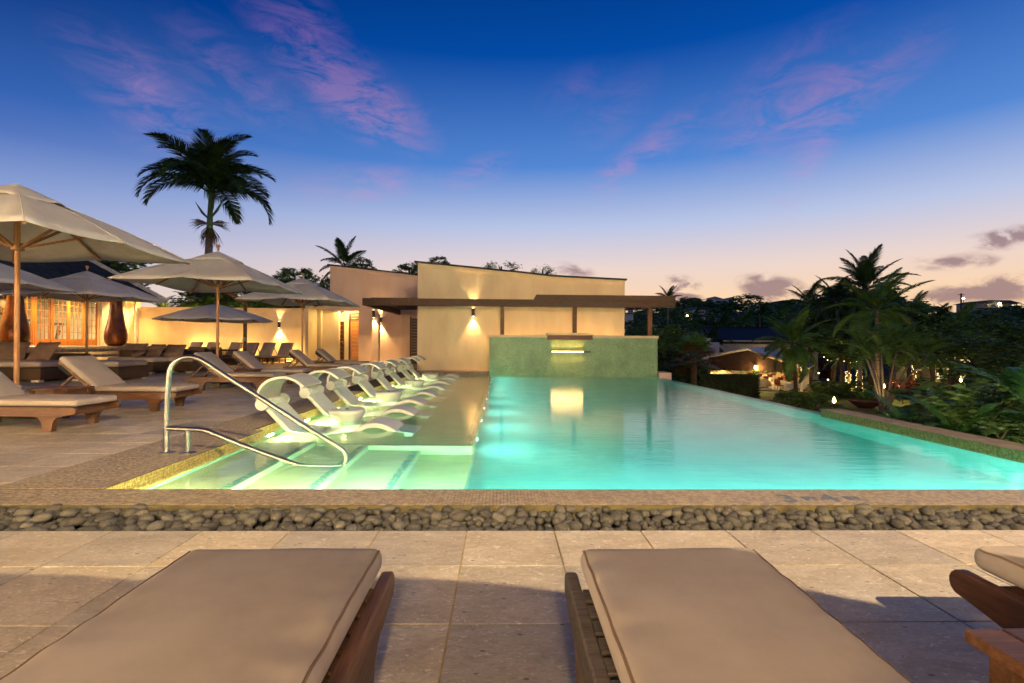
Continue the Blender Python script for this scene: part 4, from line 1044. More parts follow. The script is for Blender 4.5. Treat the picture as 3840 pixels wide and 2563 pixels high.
# ================================================================== WHITE LEDGE LOUNGERS IN THE WATER
def spline(pts, n=6):
    out_ = []
    P = [pts[0]]+pts+[pts[-1]]
    for i in range(1, len(P)-2):
        for k in range(n):
            t = k/n; p0, p1, p2, p3 = P[i-1], P[i], P[i+1], P[i+2]
            out_.append(tuple(.5*((2*p1[j])+(-p0[j]+p2[j])*t+(2*p0[j]-5*p1[j]+4*p2[j]-p3[j])*t*t+(-p0[j]+3*p1[j]-3*p2[j]+p3[j])*t**3) for j in (0,1)))
    return out_+[pts[-1]]
def make_ledge():
    o = thing('ledge_lounger', 'x', 'pool lounger')
    pr = spline([(-.36,.25),(-.20,.075),(.0,-.13),(.16,-.27),(.36,-.345),(.58,-.32),(.80,-.19),(1.0,-.065),(1.17,-.04),(1.34,-.085),(1.52,-.20),(1.70,-.29)])
    MB().strip(pr, .30, .062).build('body', 'resin_white', o, smooth='auto', bevel=.012)
    b = MB(); b.bb(.25, .5, -.26, .26, -.499, -.36); b.bb(1.55, 1.66, -.26, .26, -.499, -.27); b.build('foot_block', 'resin_white', o)
    pv = Vector((-.35, 0, .255))
    for sg in (-1, 1):
        b = MB().tube([pv+Vector((0, sg*.30, 0)), pv+Vector((0, sg*.36, 0))], .088, 24); b.build('hinge_disc', 'resin_white', o, smooth='auto', bevel=.006)
    MB().rbox(pv+Vector((.02,0,.01)), (.09,.40,.11), .04, m=4).build('head_bar', 'resin_white', o, smooth=True)
    hp = spline([(-.40,.27),(-.415,.36),(-.375,.48),(-.26,.575),(-.10,.615),(.06,.585),(.20,.49)])
    sh = MB().strip(hp, .325, .028).build('sun_shade', 'canvas_shade', o, smooth='auto')
    for sg in (-1, 1):
        b = MB(); b.strip(hp, .012, .034); ob = b.build('shade_hem', 'resin_white', sh, smooth='auto'); ob.location = (0, sg*.325, 0)
    return o
ll = make_ledge(); used = []
XO = -2.90
names = ['nearest white ledge lounger with its shade, behind the handrail', 'second white ledge lounger, just beyond the nearest drum table', 'third white ledge lounger from the pool steps', 'fourth white ledge lounger, beyond the second drum table',
         'fifth white ledge lounger from the pool steps', 'sixth white ledge lounger, just beyond the third drum table', 'seventh white ledge lounger, second from the far end', 'farthest white ledge lounger, closest to the pool house']
for nm, y in zip(names, (7.12, 8.62, 10.0, 11.55, 13.15, 14.75, 16.3, 17.75)):
    place(ll, used, nm, (XO+rnd.uniform(-.03,.03), y, 0), R(rnd.uniform(-1.5,1.5)), 'white loungers standing in the shallow water')
dt = thing('drum_table', 'x', 'table'); used = []
MB().lathe([(.20,-.499),(.205,-.15),(.215,-.12),(.25,-.07),(.272,-.01),(.275,.025),(.268,.042),(.25,.05),(.04,.045),(.02,.042)], 40).build('drum', 'resin_white', dt, smooth='auto')
MB().lathe([(.03,.0455),(.028,.052),(.02,.054)], 16).build('cap', 'dark_plastic', dt)
for nm, y in zip(('nearest white drum table in the water', 'second white drum table from the steps', 'third white drum table from the steps', 'farthest white drum table near the pool house'), (7.88, 10.78, 13.98, 17.02)):
    place(dt, used, nm, (-2.42, y, 0), 0, 'white drum tables between the ledge loungers')

# ================================================================== POOL LIGHTS
def pool_light(x, y, z, face, en, col, label, grp='underwater pool lights', size=.16, tilt=-.1):
    o = thing('pool_light', label, 'pool light', (x, y, z), 0, grp); f = Vector(face)
    b = MB().tube([f*.0, f*.022], .10, 20); b.build('rim', 'steel', o)
    MB().tube([f*.0221, f*.027], .075, 18).build('lens', 'pool_lens', o)
    l_ = lamp('AREA', 'bulb', o, f*.045, en, col, f*1.0+Vector((0,0,tilt)), size); l_.data.cycles.is_caustics_light = True
CW = (1.0, .88, .46); CG = (.95, 1.0, .66); CC = (.72, 1.0, .95)
for k, y in enumerate((6.62, 7.85, 9.3, 10.78, 12.35, 13.98, 15.5, 17.05)):
    pool_light(SX0+.009, y, -.225, (1,0,0), 38 if k % 2 else 20, CW, 'round underwater light low in the wall of the tanning shelf', tilt=-.12)
for x, z, en in ((-2.6,-.215,34),(-1.95,-.22,50),(-1.3,-.26,64),(-.65,-.30,66)):
    pool_light(x, PY0+.0, z, (0,1,0), en, CW if x < -1.5 else CG, 'underwater light below the front coping above the pool steps', tilt=-.55)
for x in (.5, 1.7, 2.9, 4.1, 4.95): pool_light(x, PY0+.0, -.62, (0,1,0), 44, CC, 'underwater light in the front wall of the deep pool')
for y in (6.9, 8.4, 9.9, 11.4, 12.9, 14.4, 15.9, 17.4, 18.5): pool_light(SX1+.0, y, -.70, (1,0,0), 21, CC, 'underwater light in the side of the tanning shelf')

# ================================================================== SOFAS, CHAIRS AND SUN BEDS BEHIND
def wicker_daybed(label, loc, rz, lx, ly, arm=None, seatlab=None):
    o = thing('wicker_daybed', label, 'sofa', loc, rz, 'wicker daybeds with beige cushions')
    MB().rbox((0,0,.215), (lx, ly, .33), .03, m=4).build('base', 'wicker', o, smooth='auto')
    for sx_ in (-1,1):
        for sy_ in (-1,1): MB().bb(sx_*(lx/2-.16)-.1, sx_*(lx/2-.16)+.1, sy_*(ly/2-.1)-.07, sy_*(ly/2-.1)+.07, 0, .06).build('foot', 'white_trim', o)
    MB().rbox((0,0,0), (lx-.03, ly-.03, .15), .06, puff=.02, m=8).build('seat_cushion', 'cushion', o, smooth=True, loc=(0,0,.458))
    if arm:
        x0_, x1_, y0_, y1_, h_ = arm
        MB().rbox(((x0_+x1_)/2,(y0_+y1_)/2,(.1+h_)/2), (x1_-x0_, y1_-y0_, h_-.1), .04, m=4).build('back', 'wicker', o, smooth='auto')
    return o
wicker_daybed('wicker daybed cut by the left picture edge', (-13.0, 13.85, 0), R(2), 2.1, 1.5, (-1.05,1.05,.72,.92,.72))
wicker_daybed('long wicker daybed with a high wicker arm at its left', (-12.35, 17.55, 0), R(-8), 1.75, 1.3, (-.95,-.4,-.1,.72,.76))
wicker_daybed('short wicker daybed joined to the right of the long one', (-11.0, 18.0, 0), R(-8), .95, 1.25)
wicker_daybed('wicker daybed mostly hidden behind the nearest raised lounger back', (-10.95, 14.2, 0), R(0), 1.3, 1.2)
def pillow(label, loc, rx, rz, w_=.62, h_=.5, t_=.17):
    def fn(p):
        u, v = p.x/(w_/2), p.y/(h_/2); k = max(.12, (1-abs(u)**3.5)*(1-abs(v)**3.5)); p.z *= k
        p.x *= 1-.05*(1-abs(v)); p.y *= 1-.05*(1-abs(u)); p.z += .01*noise.noise((u*2+loc[0], v*2, loc[1])); return p
    o = tag(MB().rbox((0,0,0), (w_,h_,t_), .05, m=14, fn=fn).build('pillow', 'cushion_dark', None, smooth=True, loc=loc), label, 'pillow', 'beige pillows on the daybeds')
    o.rotation_euler = (rx, 0, rz); return o
pillow('plump pillow at the left end of the left daybed', (-13.45, 13.95, .80), R(62), R(6), .8, .55)
pillow('large pillow leaning at the right end of the left daybed', (-12.4, 13.75, .80), R(58), R(-14), .8, .58, .22)
pillow('flat pillow lying over the wicker arm of the long daybed', (-12.95, 17.85, .80), R(55), R(5), .8, .5)
pillow('middle pillow on the long wicker daybed', (-12.15, 17.75, .76), R(60), R(-20), .72, .5, .2)
pillow('right pillow on the long wicker daybed', (-11.55, 17.85, .75), R(62), R(-6), .72, .5, .2)
pillow('small pillow tipped forward on the long wicker daybed', (-12.3, 17.1, .64), R(30), R(-30), .5, .36, .15)
# open rope armchairs
def make_rope_chair():
    o = thing('rope_armchair', 'x', 'armchair')
    W2, D2 = .42, .40
    b = MB()
    for x, y in ((-W2,-D2),(W2,-D2),(W2,D2),(-W2,D2)): MB().tube([(x,y,0),(x,y,.72)], .02, 8).build('leg', 'rope_dark', o)
    b = MB(); b.tube([(-W2,-D2,.72),(-W2,D2,.72),(W2,D2,.72),(W2,-D2,.72)], .022, 8); b.build('arm_rail', 'rope_dark', o)
    for nm, segs in (('side_weave', [((-W2,-D2),(-W2,D2))]), ('side_weave', [((W2,-D2),(W2,D2))]), ('back_weave', [((-W2,D2),(W2,D2))]), ('front_weave', [((-W2,-D2),(W2,-D2))])):
        b = MB(); (xa,ya),(xb_,yb) = segs[0]
        zmax = .72 if nm != 'front_weave' else .34
        for i in range(1, 14):
            t = i/14; b.beam((xa+(xb_-xa)*t, ya+(yb-ya)*t, .08), (xa+(xb_-xa)*t, ya+(yb-ya)*t, zmax), .012, .012, up=(1,0.3,0))
        k = int((zmax-.08)/.055)
        for i in range(k+1): b.beam((xa,ya,.08+i*.055), (xb_,yb,.08+i*.055), .012, .014)
        b.build(nm, 'rope_dark', o)
    MB().rbox((0,0,0), (.76,.72,.14), .05, puff=.02, m=5).build('seat_cushion', 'cushion_dark', o, smooth=True, loc=(0,-.02,.41))
    MB().rbox((0,0,0), (.72,.14,.40), .055, m=5).build('back_cushion', 'cushion_dark', o, smooth=True, loc=(0,.30,.64))
    return o
rc = make_rope_chair(); used = []
for lab, px, py, rz in (('dark woven armchair just right of the daybeds', 655, 1392, 200), ('dark woven armchair behind the one by the daybeds', 570, 1382, 170), ('dark woven armchair behind the white umbrella pole', 835, 1376, 150), ('dark woven armchair left of the third umbrella, facing the wall', 735, 1371, 20)):
    p = gp(px, py, 0); place(rc, used, lab, (p.x, p.y, 0), R(rz), 'dark woven armchairs')
# woven sun beds along the garden wall, backs raised, feet towards the camera
def make_bed():
    o = thing('woven_sun_bed', 'x', 'sun bed')
    W2 = .34
    for x in (-W2, W2):
        for y in (-1.0, -.1, .75): MB().bb(x-.02, x+.02, y-.02, y+.02, 0, .30).build('leg', 'rope_dark', o)
    b = MB()
    for x in (-W2, W2):
        for i in range(20): b.beam((x, -1+i*.0925, .08), (x, -1+i*.0925, .29), .012, .012, up=(1,.2,0))
        for z in (.1, .16, .22): b.beam((x, -1, z), (x, .76, z), .012, .012)
    for i in range(9): b.beam((-W2+.085*i, -1, .08), (-W2+.085*i, -1, .29), .012, .012, up=(1,.2,0))
    for z in (.1,.16,.22): b.beam((-W2,-1,z),(W2,-1,z), .012, .012)
    b.build('weave', 'rope_dark', o)
    b = MB(); b.bb(-W2-.02, W2+.02, -1.02, .78, .29, .325); b.build('frame', 'rope_dark', o)
    MB().rbox((0,0,0), (.68, 1.15, .075), .033, m=6).build('seat_cushion', 'cushion', o, smooth=True, loc=(0,-.44,.365))
    q = Matrix.Rotation(R(62), 3, 'X')
    MB().rbox((0,0,0), (.68, .78, .075), .033, m=6, rot=q).build('back_cushion', 'cushion', o, smooth=True, loc=(0,.30,.70))
    MB().box((0,0,0), (.64,.78,.025), q).build('back_frame', 'rope_dark', o, loc=(0,.35,.675))
    MB().beam((W2-.05,.42,.8),(W2-.05,.75,.31), .02, .02).build('prop', 'rope_dark', o); MB().beam((-W2+.05,.42,.8),(-W2+.05,.75,.31), .02, .02).build('prop', 'rope_dark', o)
    return o
bd = make_bed(); used = []
for lab, px in (('leftmost woven sun bed along the garden wall', 718), ('second woven sun bed from the left along the garden wall', 782), ('third woven sun bed, behind the dark armchair', 868), ('fourth woven sun bed, just right of the cantilever post', 930), ('fifth woven sun bed, second from the right under the wall lamp', 993), ('rightmost woven sun bed along the garden wall', 1060)):
    place(bd, used, lab, (px_x(px, 25.2), 25.0, 0), R(-16), 'woven sun beds along the garden wall')

# unseen hotel wing added for warm fill; upper lantern throws its awning edge onto paving
hw_ = thing('fill_wing', 'unseen cream hotel wing added behind the camera for warm fill', 'building', (0, -4.6, 0))
MB().bb(-26, 16, -6, 0, -.02, 7.2).build('wall', 'stucco_cream', hw_); MB().prism([(.5,7.2),(-3,9.2),(-6.8,7.2)], 'x', -27, 17).build('roof', 'roof_dark', hw_, fix=True)
for k in range(6): MB().bb(-23+k*6.4, -21.4+k*6.4, .001, .05, 0, 2.3).build('door', 'mahogany', hw_)
LH = Vector((3.0, -4.2, 6.2))
edge = [(-14,2.4),(-4.2,2.4),(-3.9,2.2),(-3.8,2.05),(-3.7,2.25),(-3.3,2.38),(-2.6,2.4),(-2.0,2.38),(-1.66,2.33),(-1.3,2.3),(-1.1,2.3),(-1.0,2.31),(-.75,2.34),(-.35,2.33),(0,2.28),(.3,2.2),(.46,2.12),(.5,2.16),(.6,2.15),(.95,2.0),(1.0,2.27),(1.3,2.26),(1.6,2.1),(1.9,1.86),(2.1,1.78),(2.5,1.5),(3.2,1.2),(5,1.0)]  # wanted shadow outline on the paving, projected back to the awning
k_ = (LH.z-2.6)/LH.z
ep = [(LH.x+(x-LH.x)*k_, LH.y+(y-LH.y)*k_) for x, y in edge]
aw = thing('shadow_awning', 'unseen awning added behind the camera to cast the foreground shadow edge', 'awning', (0, -4.6, 0))
MB().prism([(x, y+4.6) for x, y in ep]+[(ep[-1][0], .02), (ep[0][0], .02)], 'z', 2.58, 2.60).build('canopy', 'canvas', aw, fix=True)  # unseen sheet added, its edge shaped to cast the foreground shadow
for x in (ep[0][0]+.2, ep[-1][0]-.2): MB().beam((x,.02,2.2), (x,2.0,2.57), .05, .05).build('bracket', 'steel_dark', aw)
for k, (x, y, z, en, sz) in enumerate(((3.0, -4.2, 6.2, 4600, .03), (-5.0, -4.2, 2.2, 700, .2), (-13, -4.2, 2.2, 2300, .2), (8.5, -4.2, 2.2, 500, .2), (.2, -4.2, 2.2, 650, .25))):  # all but the upper lantern are added, unseen, as warm fill
    o = thing('unseen_lantern', ('upper lantern on the hotel wing behind the camera','added fill lantern unseen behind the camera to the left','leftmost added fill lantern unseen behind the camera','rightmost added fill lantern unseen behind the camera','added fill lantern under the awning right behind the camera')[k], 'wall lamp', (x, -4.6, z), 0, 'lanterns on the hotel wing')
    MB().lathe([(.03,-.10),(.05,-.08),(.06,.05),(.03,.1)], 10, (0,.16,0)).build('globe', 'lamp_glow', o, smooth=True); MB().bb(-.03,.03,0,.12,.04,.08).build('bracket', 'lamp_metal', o)
    lamp('POINT', 'bulb', o, (0,.40,0), en, (1,.79,.52), size=sz)

# water bends the pool lights up onto what stands over it
wat.cycles.is_caustics_caster = True
for o in bpy.data.objects:
    if o.type == 'MESH' and o.parent and (o.parent.name.startswith(('ledge_lounger','drum_table','pool_handrail','fountain_wall')) or o.name.startswith(('wall_tiles','waterline_tiles','shade_hem'))):
        o.cycles.is_caustics_receiver = True
# ================================================================== PLANTS
def frond_mesh(name, L, e0, droop, nl, ll_, lw, mat, hang=.5, taper=.35, seed=0, stem=.12, rad=.02, vee=.5, jit=.15):
    """feather leaf along +x: rachis starts at elevation e0 (deg) and bends down by droop (deg); leaflets both sides"""
    r_ = random.Random(seed); b = MB(); N = 14; pts = []; p = Vector((0,0,0))
    for i in range(N+1):
        t = i/N; pts.append(p.copy()); a = R(e0 - droop*t**1.4); p = p + Vector((math.cos(a), 0, math.sin(a)))*(L/N)
    b.tube(pts, [rad*(1-.85*i/N) for i in range(N+1)], 5)
    for i in range(nl):
        t = stem + (1-stem)*(i+.5)/nl; f = t*N; k = min(int(f), N-1); c = pts[k].lerp(pts[k+1], f-k); d = (pts[k+1]-pts[k]).normalized()
        up_ = Vector((0,1,0)).cross(d)*-1
        le = ll_*(math.sin(math.pi*min(1, (t*.93+.10)))**.6*(1-taper)+taper*(1-t)) * r_.uniform(1-jit, 1+jit)
        for sg in (-1, 1):
            out_ = (Vector((0,sg,0))*.82 + d*(.45+.5*t) + up_*vee*r_.uniform(.5,1.1)).normalized()
            m1 = c + out_*le*.5; end = m1 + (out_ + Vector((0,0,-1))*hang*r_.uniform(.7,1.5)).normalized()*le*.5
            wv = d*lw*.5
            b.add([c-wv*.5, c+wv*.5, m1+wv, m1-wv, end], [(0,1,2,3), (3,2,4)])
    me = b.mesh(name); me.materials.append(MATS[mat]); return me
def fan_mesh(name, L, mat, seed=0, n=22, span=250):
    r_ = random.Random(seed); b = MB(); st_ = L*.55; b.tube([(0,0,0),(st_*.6,0,st_*.14),(st_,0,st_*.12)], [.018,.012,.009], 5); c = Vector((st_,0,st_*.12))
    for i in range(n):
        a = R(-span/2+span*i/(n-1)); d = Vector((math.cos(a), math.sin(a), .12*math.cos(a))); q = Vector((-math.sin(a), math.cos(a), 0))*L*.03
        l1 = L*.5*r_.uniform(.85,1.1); m1 = c+d*l1*.6; e = c+d*l1+Vector((0,0,-.12*L*r_.random()))
        b.add([c, m1-q, e, m1+q], [(0,1,2,3)])
    me = b.mesh(name); me.materials.append(MATS[mat]); return me
def palm(label, loc, h, fm_list, nf, el_rng, trunk_r=.13, lean=(0,0), mat='palm_trunk', cat='palm tree', group=None, scale=1.0, seed=0, spread=0, name='palm_tree'):
    """fm_list: meshes ordered from upright to hanging"""
    r_ = random.Random(seed); o = thing(name, label, cat, loc, 0, group)
    pts = [Vector((lean[0]*(i/8)**1.6, lean[1]*(i/8)**1.6, h*i/8)) for i in range(9)]
    MB().tube(pts, [trunk_r*(1.35-.1*i if i < 2 else 1.1-.045*i) for i in range(9)], 10).build('trunk', mat, o, smooth=True)
    topp = pts[-1]
    for k in range(nf):
        t = k/nf; me = fm_list[min(int(t*len(fm_list)), len(fm_list)-1)]
        a = k*2.39996+r_.uniform(-.2,.2)
        link(me, 'frond', o, topp+Vector((0,0,-.12*t)), (r_.uniform(-.15,.15), R(-(el_rng[0]+(el_rng[1]-el_rng[0])*t)+r_.uniform(-6,6)), a), scale*r_.uniform(.88,1.08))
    return o
# --- royal palm behind the wall
RY = 34.0
base = pw(782, 1288, RY); crown_z = pw(800, 720, RY).z
ryl = [frond_mesh('frond', 5.0, 0, d, 110, 1.9, .075, 'frond_dark', hang=h_, seed=i, rad=.045, stem=.1, vee=v) for i, (d, h_, v) in enumerate(((85,1.0,.4),(110,1.5,.3),(122,1.8,.2)))]
rp_ = thing('royal_palm', 'tall royal palm silhouetted above the white umbrellas', 'palm tree', (base.x, RY, 0))
MB().tube([(-.35,0,0),(-.2,0,3),(-.05,0,6),(0,0,pw(800,880,RY).z)], [.34,.30,.27,.2], 14).build('trunk', 'palm_trunk', rp_, smooth=True)
MB().tube([(0,0,pw(800,880,RY).z-.05),(0.03,0,pw(800,840,RY).z),(.08,0,crown_z)], [.21,.19,.11], 12).build('crownshaft', 'crownshaft', rp_, smooth=True)
rr = random.Random(5)
for k in range(22):
    t = k/22; e = 88-70*t+rr.uniform(-5,5); a = k*2.39996+rr.uniform(-.25,.25)
    link(ryl[min(2, int(t*3))], 'frond', rp_, (.08, 0, crown_z-.15*t), (rr.uniform(-.2,.2), R(-e), a), rr.uniform(.88,1.06))
for px, py in ((735,758),(800,718),(842,740)):                     # flower spears below the crown shaft
    q0_ = Vector((0,0,pw(800,825,RY).z)); q1_ = pw(px, py, RY); q1_ = Vector((q1_.x-base.x, rr.uniform(-.3,.3), q1_.z))
    MB().tube([q0_, q0_.lerp(q1_,.5)+Vector((0,0,-.12)), q1_], [.05,.09,.01], 7).build('flower_spear', 'crownshaft', rp_, smooth=True)
def skirt(seed, L, n):
    r_ = random.Random(seed); b = MB()
    for i in range(n):
        a = R(-28+56*i/n); d = Vector((math.cos(a), r_.uniform(-.35,.35), math.sin(a)*.6)).normalized(); l = L*r_.uniform(.7,1.05); w_ = Vector((-.02*math.sin(a),0,.02))
        m1 = d*l*.55; e = d*l+Vector((0,0,-.35*l*r_.random())); b.add([(0,0,0), m1-w_, e, m1+w_], [(0,1,2,3)])
    me = b.mesh('flower_spray'); me.materials.append(MATS['frond_dry']); return me
for k, (rz, e) in enumerate(((0,5),(180,8),(60,-70),(150,-75),(250,-72),(310,-65),(20,-80))):
    link(skirt(k, 1.35 if abs(e) < 20 else 1.7, 34), 'flower_spray', rp_, (0,0,pw(800,835,RY).z-.1), (0, R(-e), R(rz)))
# --- coconut palms
coc = [frond_mesh('frond', 3.0, 0, d, 56, .9, .07, 'frond_dark', hang=h_, seed=20+i, rad=.035, stem=.16, vee=v, jit=.2) for i, (d, h_, v) in enumerate(((35,.5,.35),(60,.8,.3),(85,1.1,.25)))]
cocg = [frond_mesh('frond', 3.0, 0, d, 56, .9, .07, 'frond_green', hang=h_, seed=30+i, rad=.035, stem=.16, vee=v, jit=.2) for i, (d, h_, v) in enumerate(((35,.5,.35),(60,.8,.3),(85,1.1,.25)))]
def cocopalm(label, px, py, Y, gz_, fr=None, nf=15, scale=1.0, seed=1, lean=(0,0), el_=(75,-25), tr=.14, group='coconut palms', mat='palm_trunk'):
    p = pw(px, py, Y)
    return palm(label, (p.x-lean[0], p.y-lean[1], gz_), p.z-gz_, fr or coc, nf, el_, tr, lean, mat, 'palm tree', group, scale, seed)
cocopalm('small coconut palm behind the changing rooms', 1291, 1000, 42, 0, nf=16, scale=.95, seed=3, el_=(80,-45))
cocopalm('tallest coconut palm in the right garden against the sky', 3245, 1085, 36, -2.5, nf=26, scale=1.12, seed=6, el_=(85,-40), lean=(.4,0))
cocopalm('coconut palm low and left of the tallest one', 3135, 1130, 38, -2.5, nf=17, scale=.9, seed=7, lean=(-.6,0), el_=(70,-40))
cocopalm('dense coconut palm in front of the tallest one', 3290, 1165, 31, -2.5, cocg, nf=18, scale=1.05, seed=8, el_=(70,-30))
cocopalm('coconut palm at the restaurant corner with a bare trunk', 2972, 1285, 30.5, -2.5, cocg, nf=22, scale=.86, seed=9, el_=(75,-55), lean=(-.25,0), tr=.12, mat='palm_trunk_brown')
cocopalm('coconut palm on the slope left of the tallest palm', 3030, 1140, 52, -2.5, nf=14, scale=1.0, seed=10)
cocopalm('thin coconut palm rising beyond the pergola end', 2505, 1125, 62, -2.5, nf=12, scale=.8, seed=11, tr=.12)
for k, (px, py, Y) in enumerate(((2700,1235,58),(2790,1215,64),(2850,1190,70),(2930,1210,66),(2660,1290,50),(3420,1180,48),(3500,1250,40),(3590,1230,44),(2600,1200,75))):
    cocopalm(['coconut palm among the trees left of the dark roof','coconut palm above the dark roof','coconut palm on the slope above the dark roof','coconut palm behind the restaurant corner palm','low coconut palm left of the white wall','coconut palm right of the tallest one','coconut palm left of the lit cottage','coconut palm right of the lit cottage','far coconut palm near the pool house corner'][k], px, py, Y, -2.5, cocg if k % 2 else coc, nf=12, scale=.95, seed=40+k)
# --- clump of areca palms with pale lit stems
arf = [frond_mesh('frond', 1.9, 0, d, 30, .5, .05, 'frond_green', hang=h_, seed=50+i, rad=.02, stem=.18, vee=.6) for i, (d, h_) in enumerate(((55,.3),(85,.5),(110,.7)))]
ary = [frond_mesh('frond', 1.5, 0, d, 26, .42, .05, 'frond_yellow', hang=h_, seed=60+i, rad=.02, stem=.15, vee=.6) for i, (d, h_) in enumerate(((70,.3),(110,.5),(130,.7)))]
def clump(label, loc, nst, h, spread, fr, nf, mat='palm_trunk', seed=0, tr=.05, scale=1.0, name='areca_palm'):
    r_ = random.Random(seed); o = thing(name, label, 'palm tree', loc)
    for k in range(nst):
        a = r_.random()*6.28; s_ = spread*(.3+.7*r_.random()); hh = h*r_.uniform(.75,1.08)
        pts = [Vector((math.cos(a)*(.18+s_*t**1.5), math.sin(a)*(.18+s_*t**1.5), hh*t)) for t in (0,.25,.5,.75,1)]
        MB().tube(pts, [tr*1.2,tr,tr*.9,tr*.8,tr*.6], 7).build('stem', mat, o, smooth=True)
        for j in range(nf):
            link(fr[min(len(fr)-1, int(len(fr)*j/nf))], 'frond', o, pts[-1], (0, R(-(72-70*j/nf)+r_.uniform(-8,8)), j*2.4+r_.random()), scale*r_.uniform(.8,1.1))
    return o
p = gp(3315, 1545, -2.5)
clump('clump of areca palms with pale lit stems in the middle of the right garden', p, 11, 3.6, 1.9, arf, 6, 'palm_trunk', 3, .055, 1.05)
for k, (px, Y) in enumerate(((660,28.3),(740,28.6))):
    clump(('yellow lit areca palm left of the royal palm trunk', 'yellow lit areca palm at the royal palm trunk')[k], (px_x(px, Y), Y, 0), 8, 2.75, .9, ary, 7, 'crownshaft', 12+k, .035, 1.0)
o = thing('garden_spot', 'small spotlight lighting the areca palms behind the garden wall', 'lamp', (px_x(700, 28.0), 27.6, 0)); MB().lathe([(.05,0),(.06,.1),(.05,.12)], 12).build('housing', 'lamp_metal', o); lamp('SPOT', 'lamp_beam', o, (0,0,.2), 700, (1,.9,.4), (0,.8,2), .05, 130, .8)
# short fan palm by the white wall
fans = [fan_mesh('fan_leaf', 1.7, 'frond_dry', 1), fan_mesh('fan_leaf', 1.6, 'frond_green', 2)]
p = pw(2602, 1345, 29)
palm('short fan palm with straw coloured leaves beside the hedge', (p.x, p.y, -2.5), p.z+2.5, [fans[1], fans[0], fans[0]], 20, (75,-40), .2, (0,0), 'palm_trunk_brown', 'palm tree', None, 1.0, 4, name='fan_palm')

# --- broadleaf crowns
def crown_mesh(name, seed, ncl, nlv, size, mat, flat=.75, shell=.55):
    r_ = random.Random(seed); b = MB()
    for c in range(ncl):
        while True:
            q = Vector((r_.uniform(-1,1), r_.uniform(-1,1), r_.uniform(-1,1)))
            if shell < q.length < 1: break
        q.z *= flat; rad = r_.uniform(.16,.30)
        for l in range(nlv):
            d = Vector((r_.gauss(0,1), r_.gauss(0,1), r_.gauss(0,.8))).normalized()*rad*r_.random()**.4; p = q+d
            a, e = orth(Vector((r_.gauss(0,1), r_.gauss(0,1), r_.gauss(0,1)+.6))); s_ = size*r_.uniform(.6,1.3)
            b.add([p-a*s_, p+e*s_*.45, p+a*s_, p-e*s_*.45], [(0,1,2,3)])
    me = b.mesh(name); me.materials.append(MATS[mat]); return me
crd = [crown_mesh('crown', 100+i, 60, 46, .075, 'leaf_dark', fl) for i, fl in enumerate((.8,.65,.95))]
crm = [crown_mesh('crown', 110+i, 60, 46, .075, 'leaf_mid', fl) for i, fl in enumerate((.8,.65,.95))]
crs = [crown_mesh('crown', 120+i, 46, 26, .05, 'leaf_dark', .6, .6) for i in range(2)]
tr_cnt = 0
def tree(label, px, py, Y, rx, rz, gz_, cr, seed=0, group=None, cat='tree', name='broadleaf_tree', tr=.18):
    """px,py: centre of the crown"""
    r_ = random.Random(seed+900); p = pw(px, py, Y); o = thing(name, label, cat, (p.x, Y, gz_), 0, group)
    h = p.z-gz_; b = MB(); b.tube([(0,0,0),(.06*h,0,h*.4),(0,.03*h,h*.8),(0,0,h+rz*.3)], [tr,tr*.85,tr*.6,tr*.25], 8)
    for k in range(6):
        a = k*1.05+r_.random(); z_ = h-rz*.5+r_.random()*rz*.5
        b.tube([(0,0,max(.2,z_-rz*.3)), (math.cos(a)*rx*.4, math.sin(a)*rx*.4, z_+.1*rz), (math.cos(a)*rx*.8, math.sin(a)*rx*.8, z_+rz*.35)], [tr*.45,tr*.3,tr*.1], 5)
    b.build('trunk', 'bark', o, smooth=True)
    link(cr, 'crown', o, (0,0,h), (0,0,r_.random()*6.28), (rx,rx,rz))
    return o
# left side, behind wall and buildings
LT = 'dark trees behind the walls on the left'
tree('dark dense tree behind the slate roof', 415, 1010, 33, 2.4, 1.6, 0, crd[0], 1, LT); tree('dark tree low behind the slate roof verge', 330, 1030, 36, 2.4, 1.8, 0, crd[1], 2, LT)
tree('leafy tree top showing between two umbrellas', 1105, 1045, 36, 1.5, .9, 0, crm[0], 3, LT)
tree('leafy tree beside the small coconut palm, left of the changing rooms', 1225, 1085, 33, .9, 1.3, 0, crm[1], 4, LT)
for k, (px, py, rx, rz) in enumerate(((880,1120,2.2,1.2),(985,1115,2.2,1.2),(1090,1120,2.2,1.2),(1190,1130,1.8,1.1),(780,1130,1.8,1.0))):
    tree(('dark tree behind the wall, right of the royal palm trunk','second dark tree right of the royal palm trunk','third dark tree right of the royal palm trunk','dark tree behind the wall next to the changing rooms','dark tree behind the royal palm trunk')[k], px, py, 31, rx, rz, 0, crd[k % 3], 5+k, LT)
tree('tree top right of the coconut palm above the roof edge', 1358, 1000, 38, .9, .7, 0, crm[2], 12, LT)
tree('tree top left of the pool house parapet', 1535, 1020, 34, 1.1, .75, 0, crd[1], 13, LT)
tree('small dark tree top over the high corner of the parapet', 1645, 990, 36, .8, .5, 0, crd[2], 16, LT)
tree('sparse tree top above the middle of the parapet, left one', 1880, 1015, 34, 1.5, .95, 0, crs[0], 14, LT); tree('sparse tree top above the middle of the parapet, right one', 2035, 1025, 34, .95, .85, 0, crs[1], 15, LT)
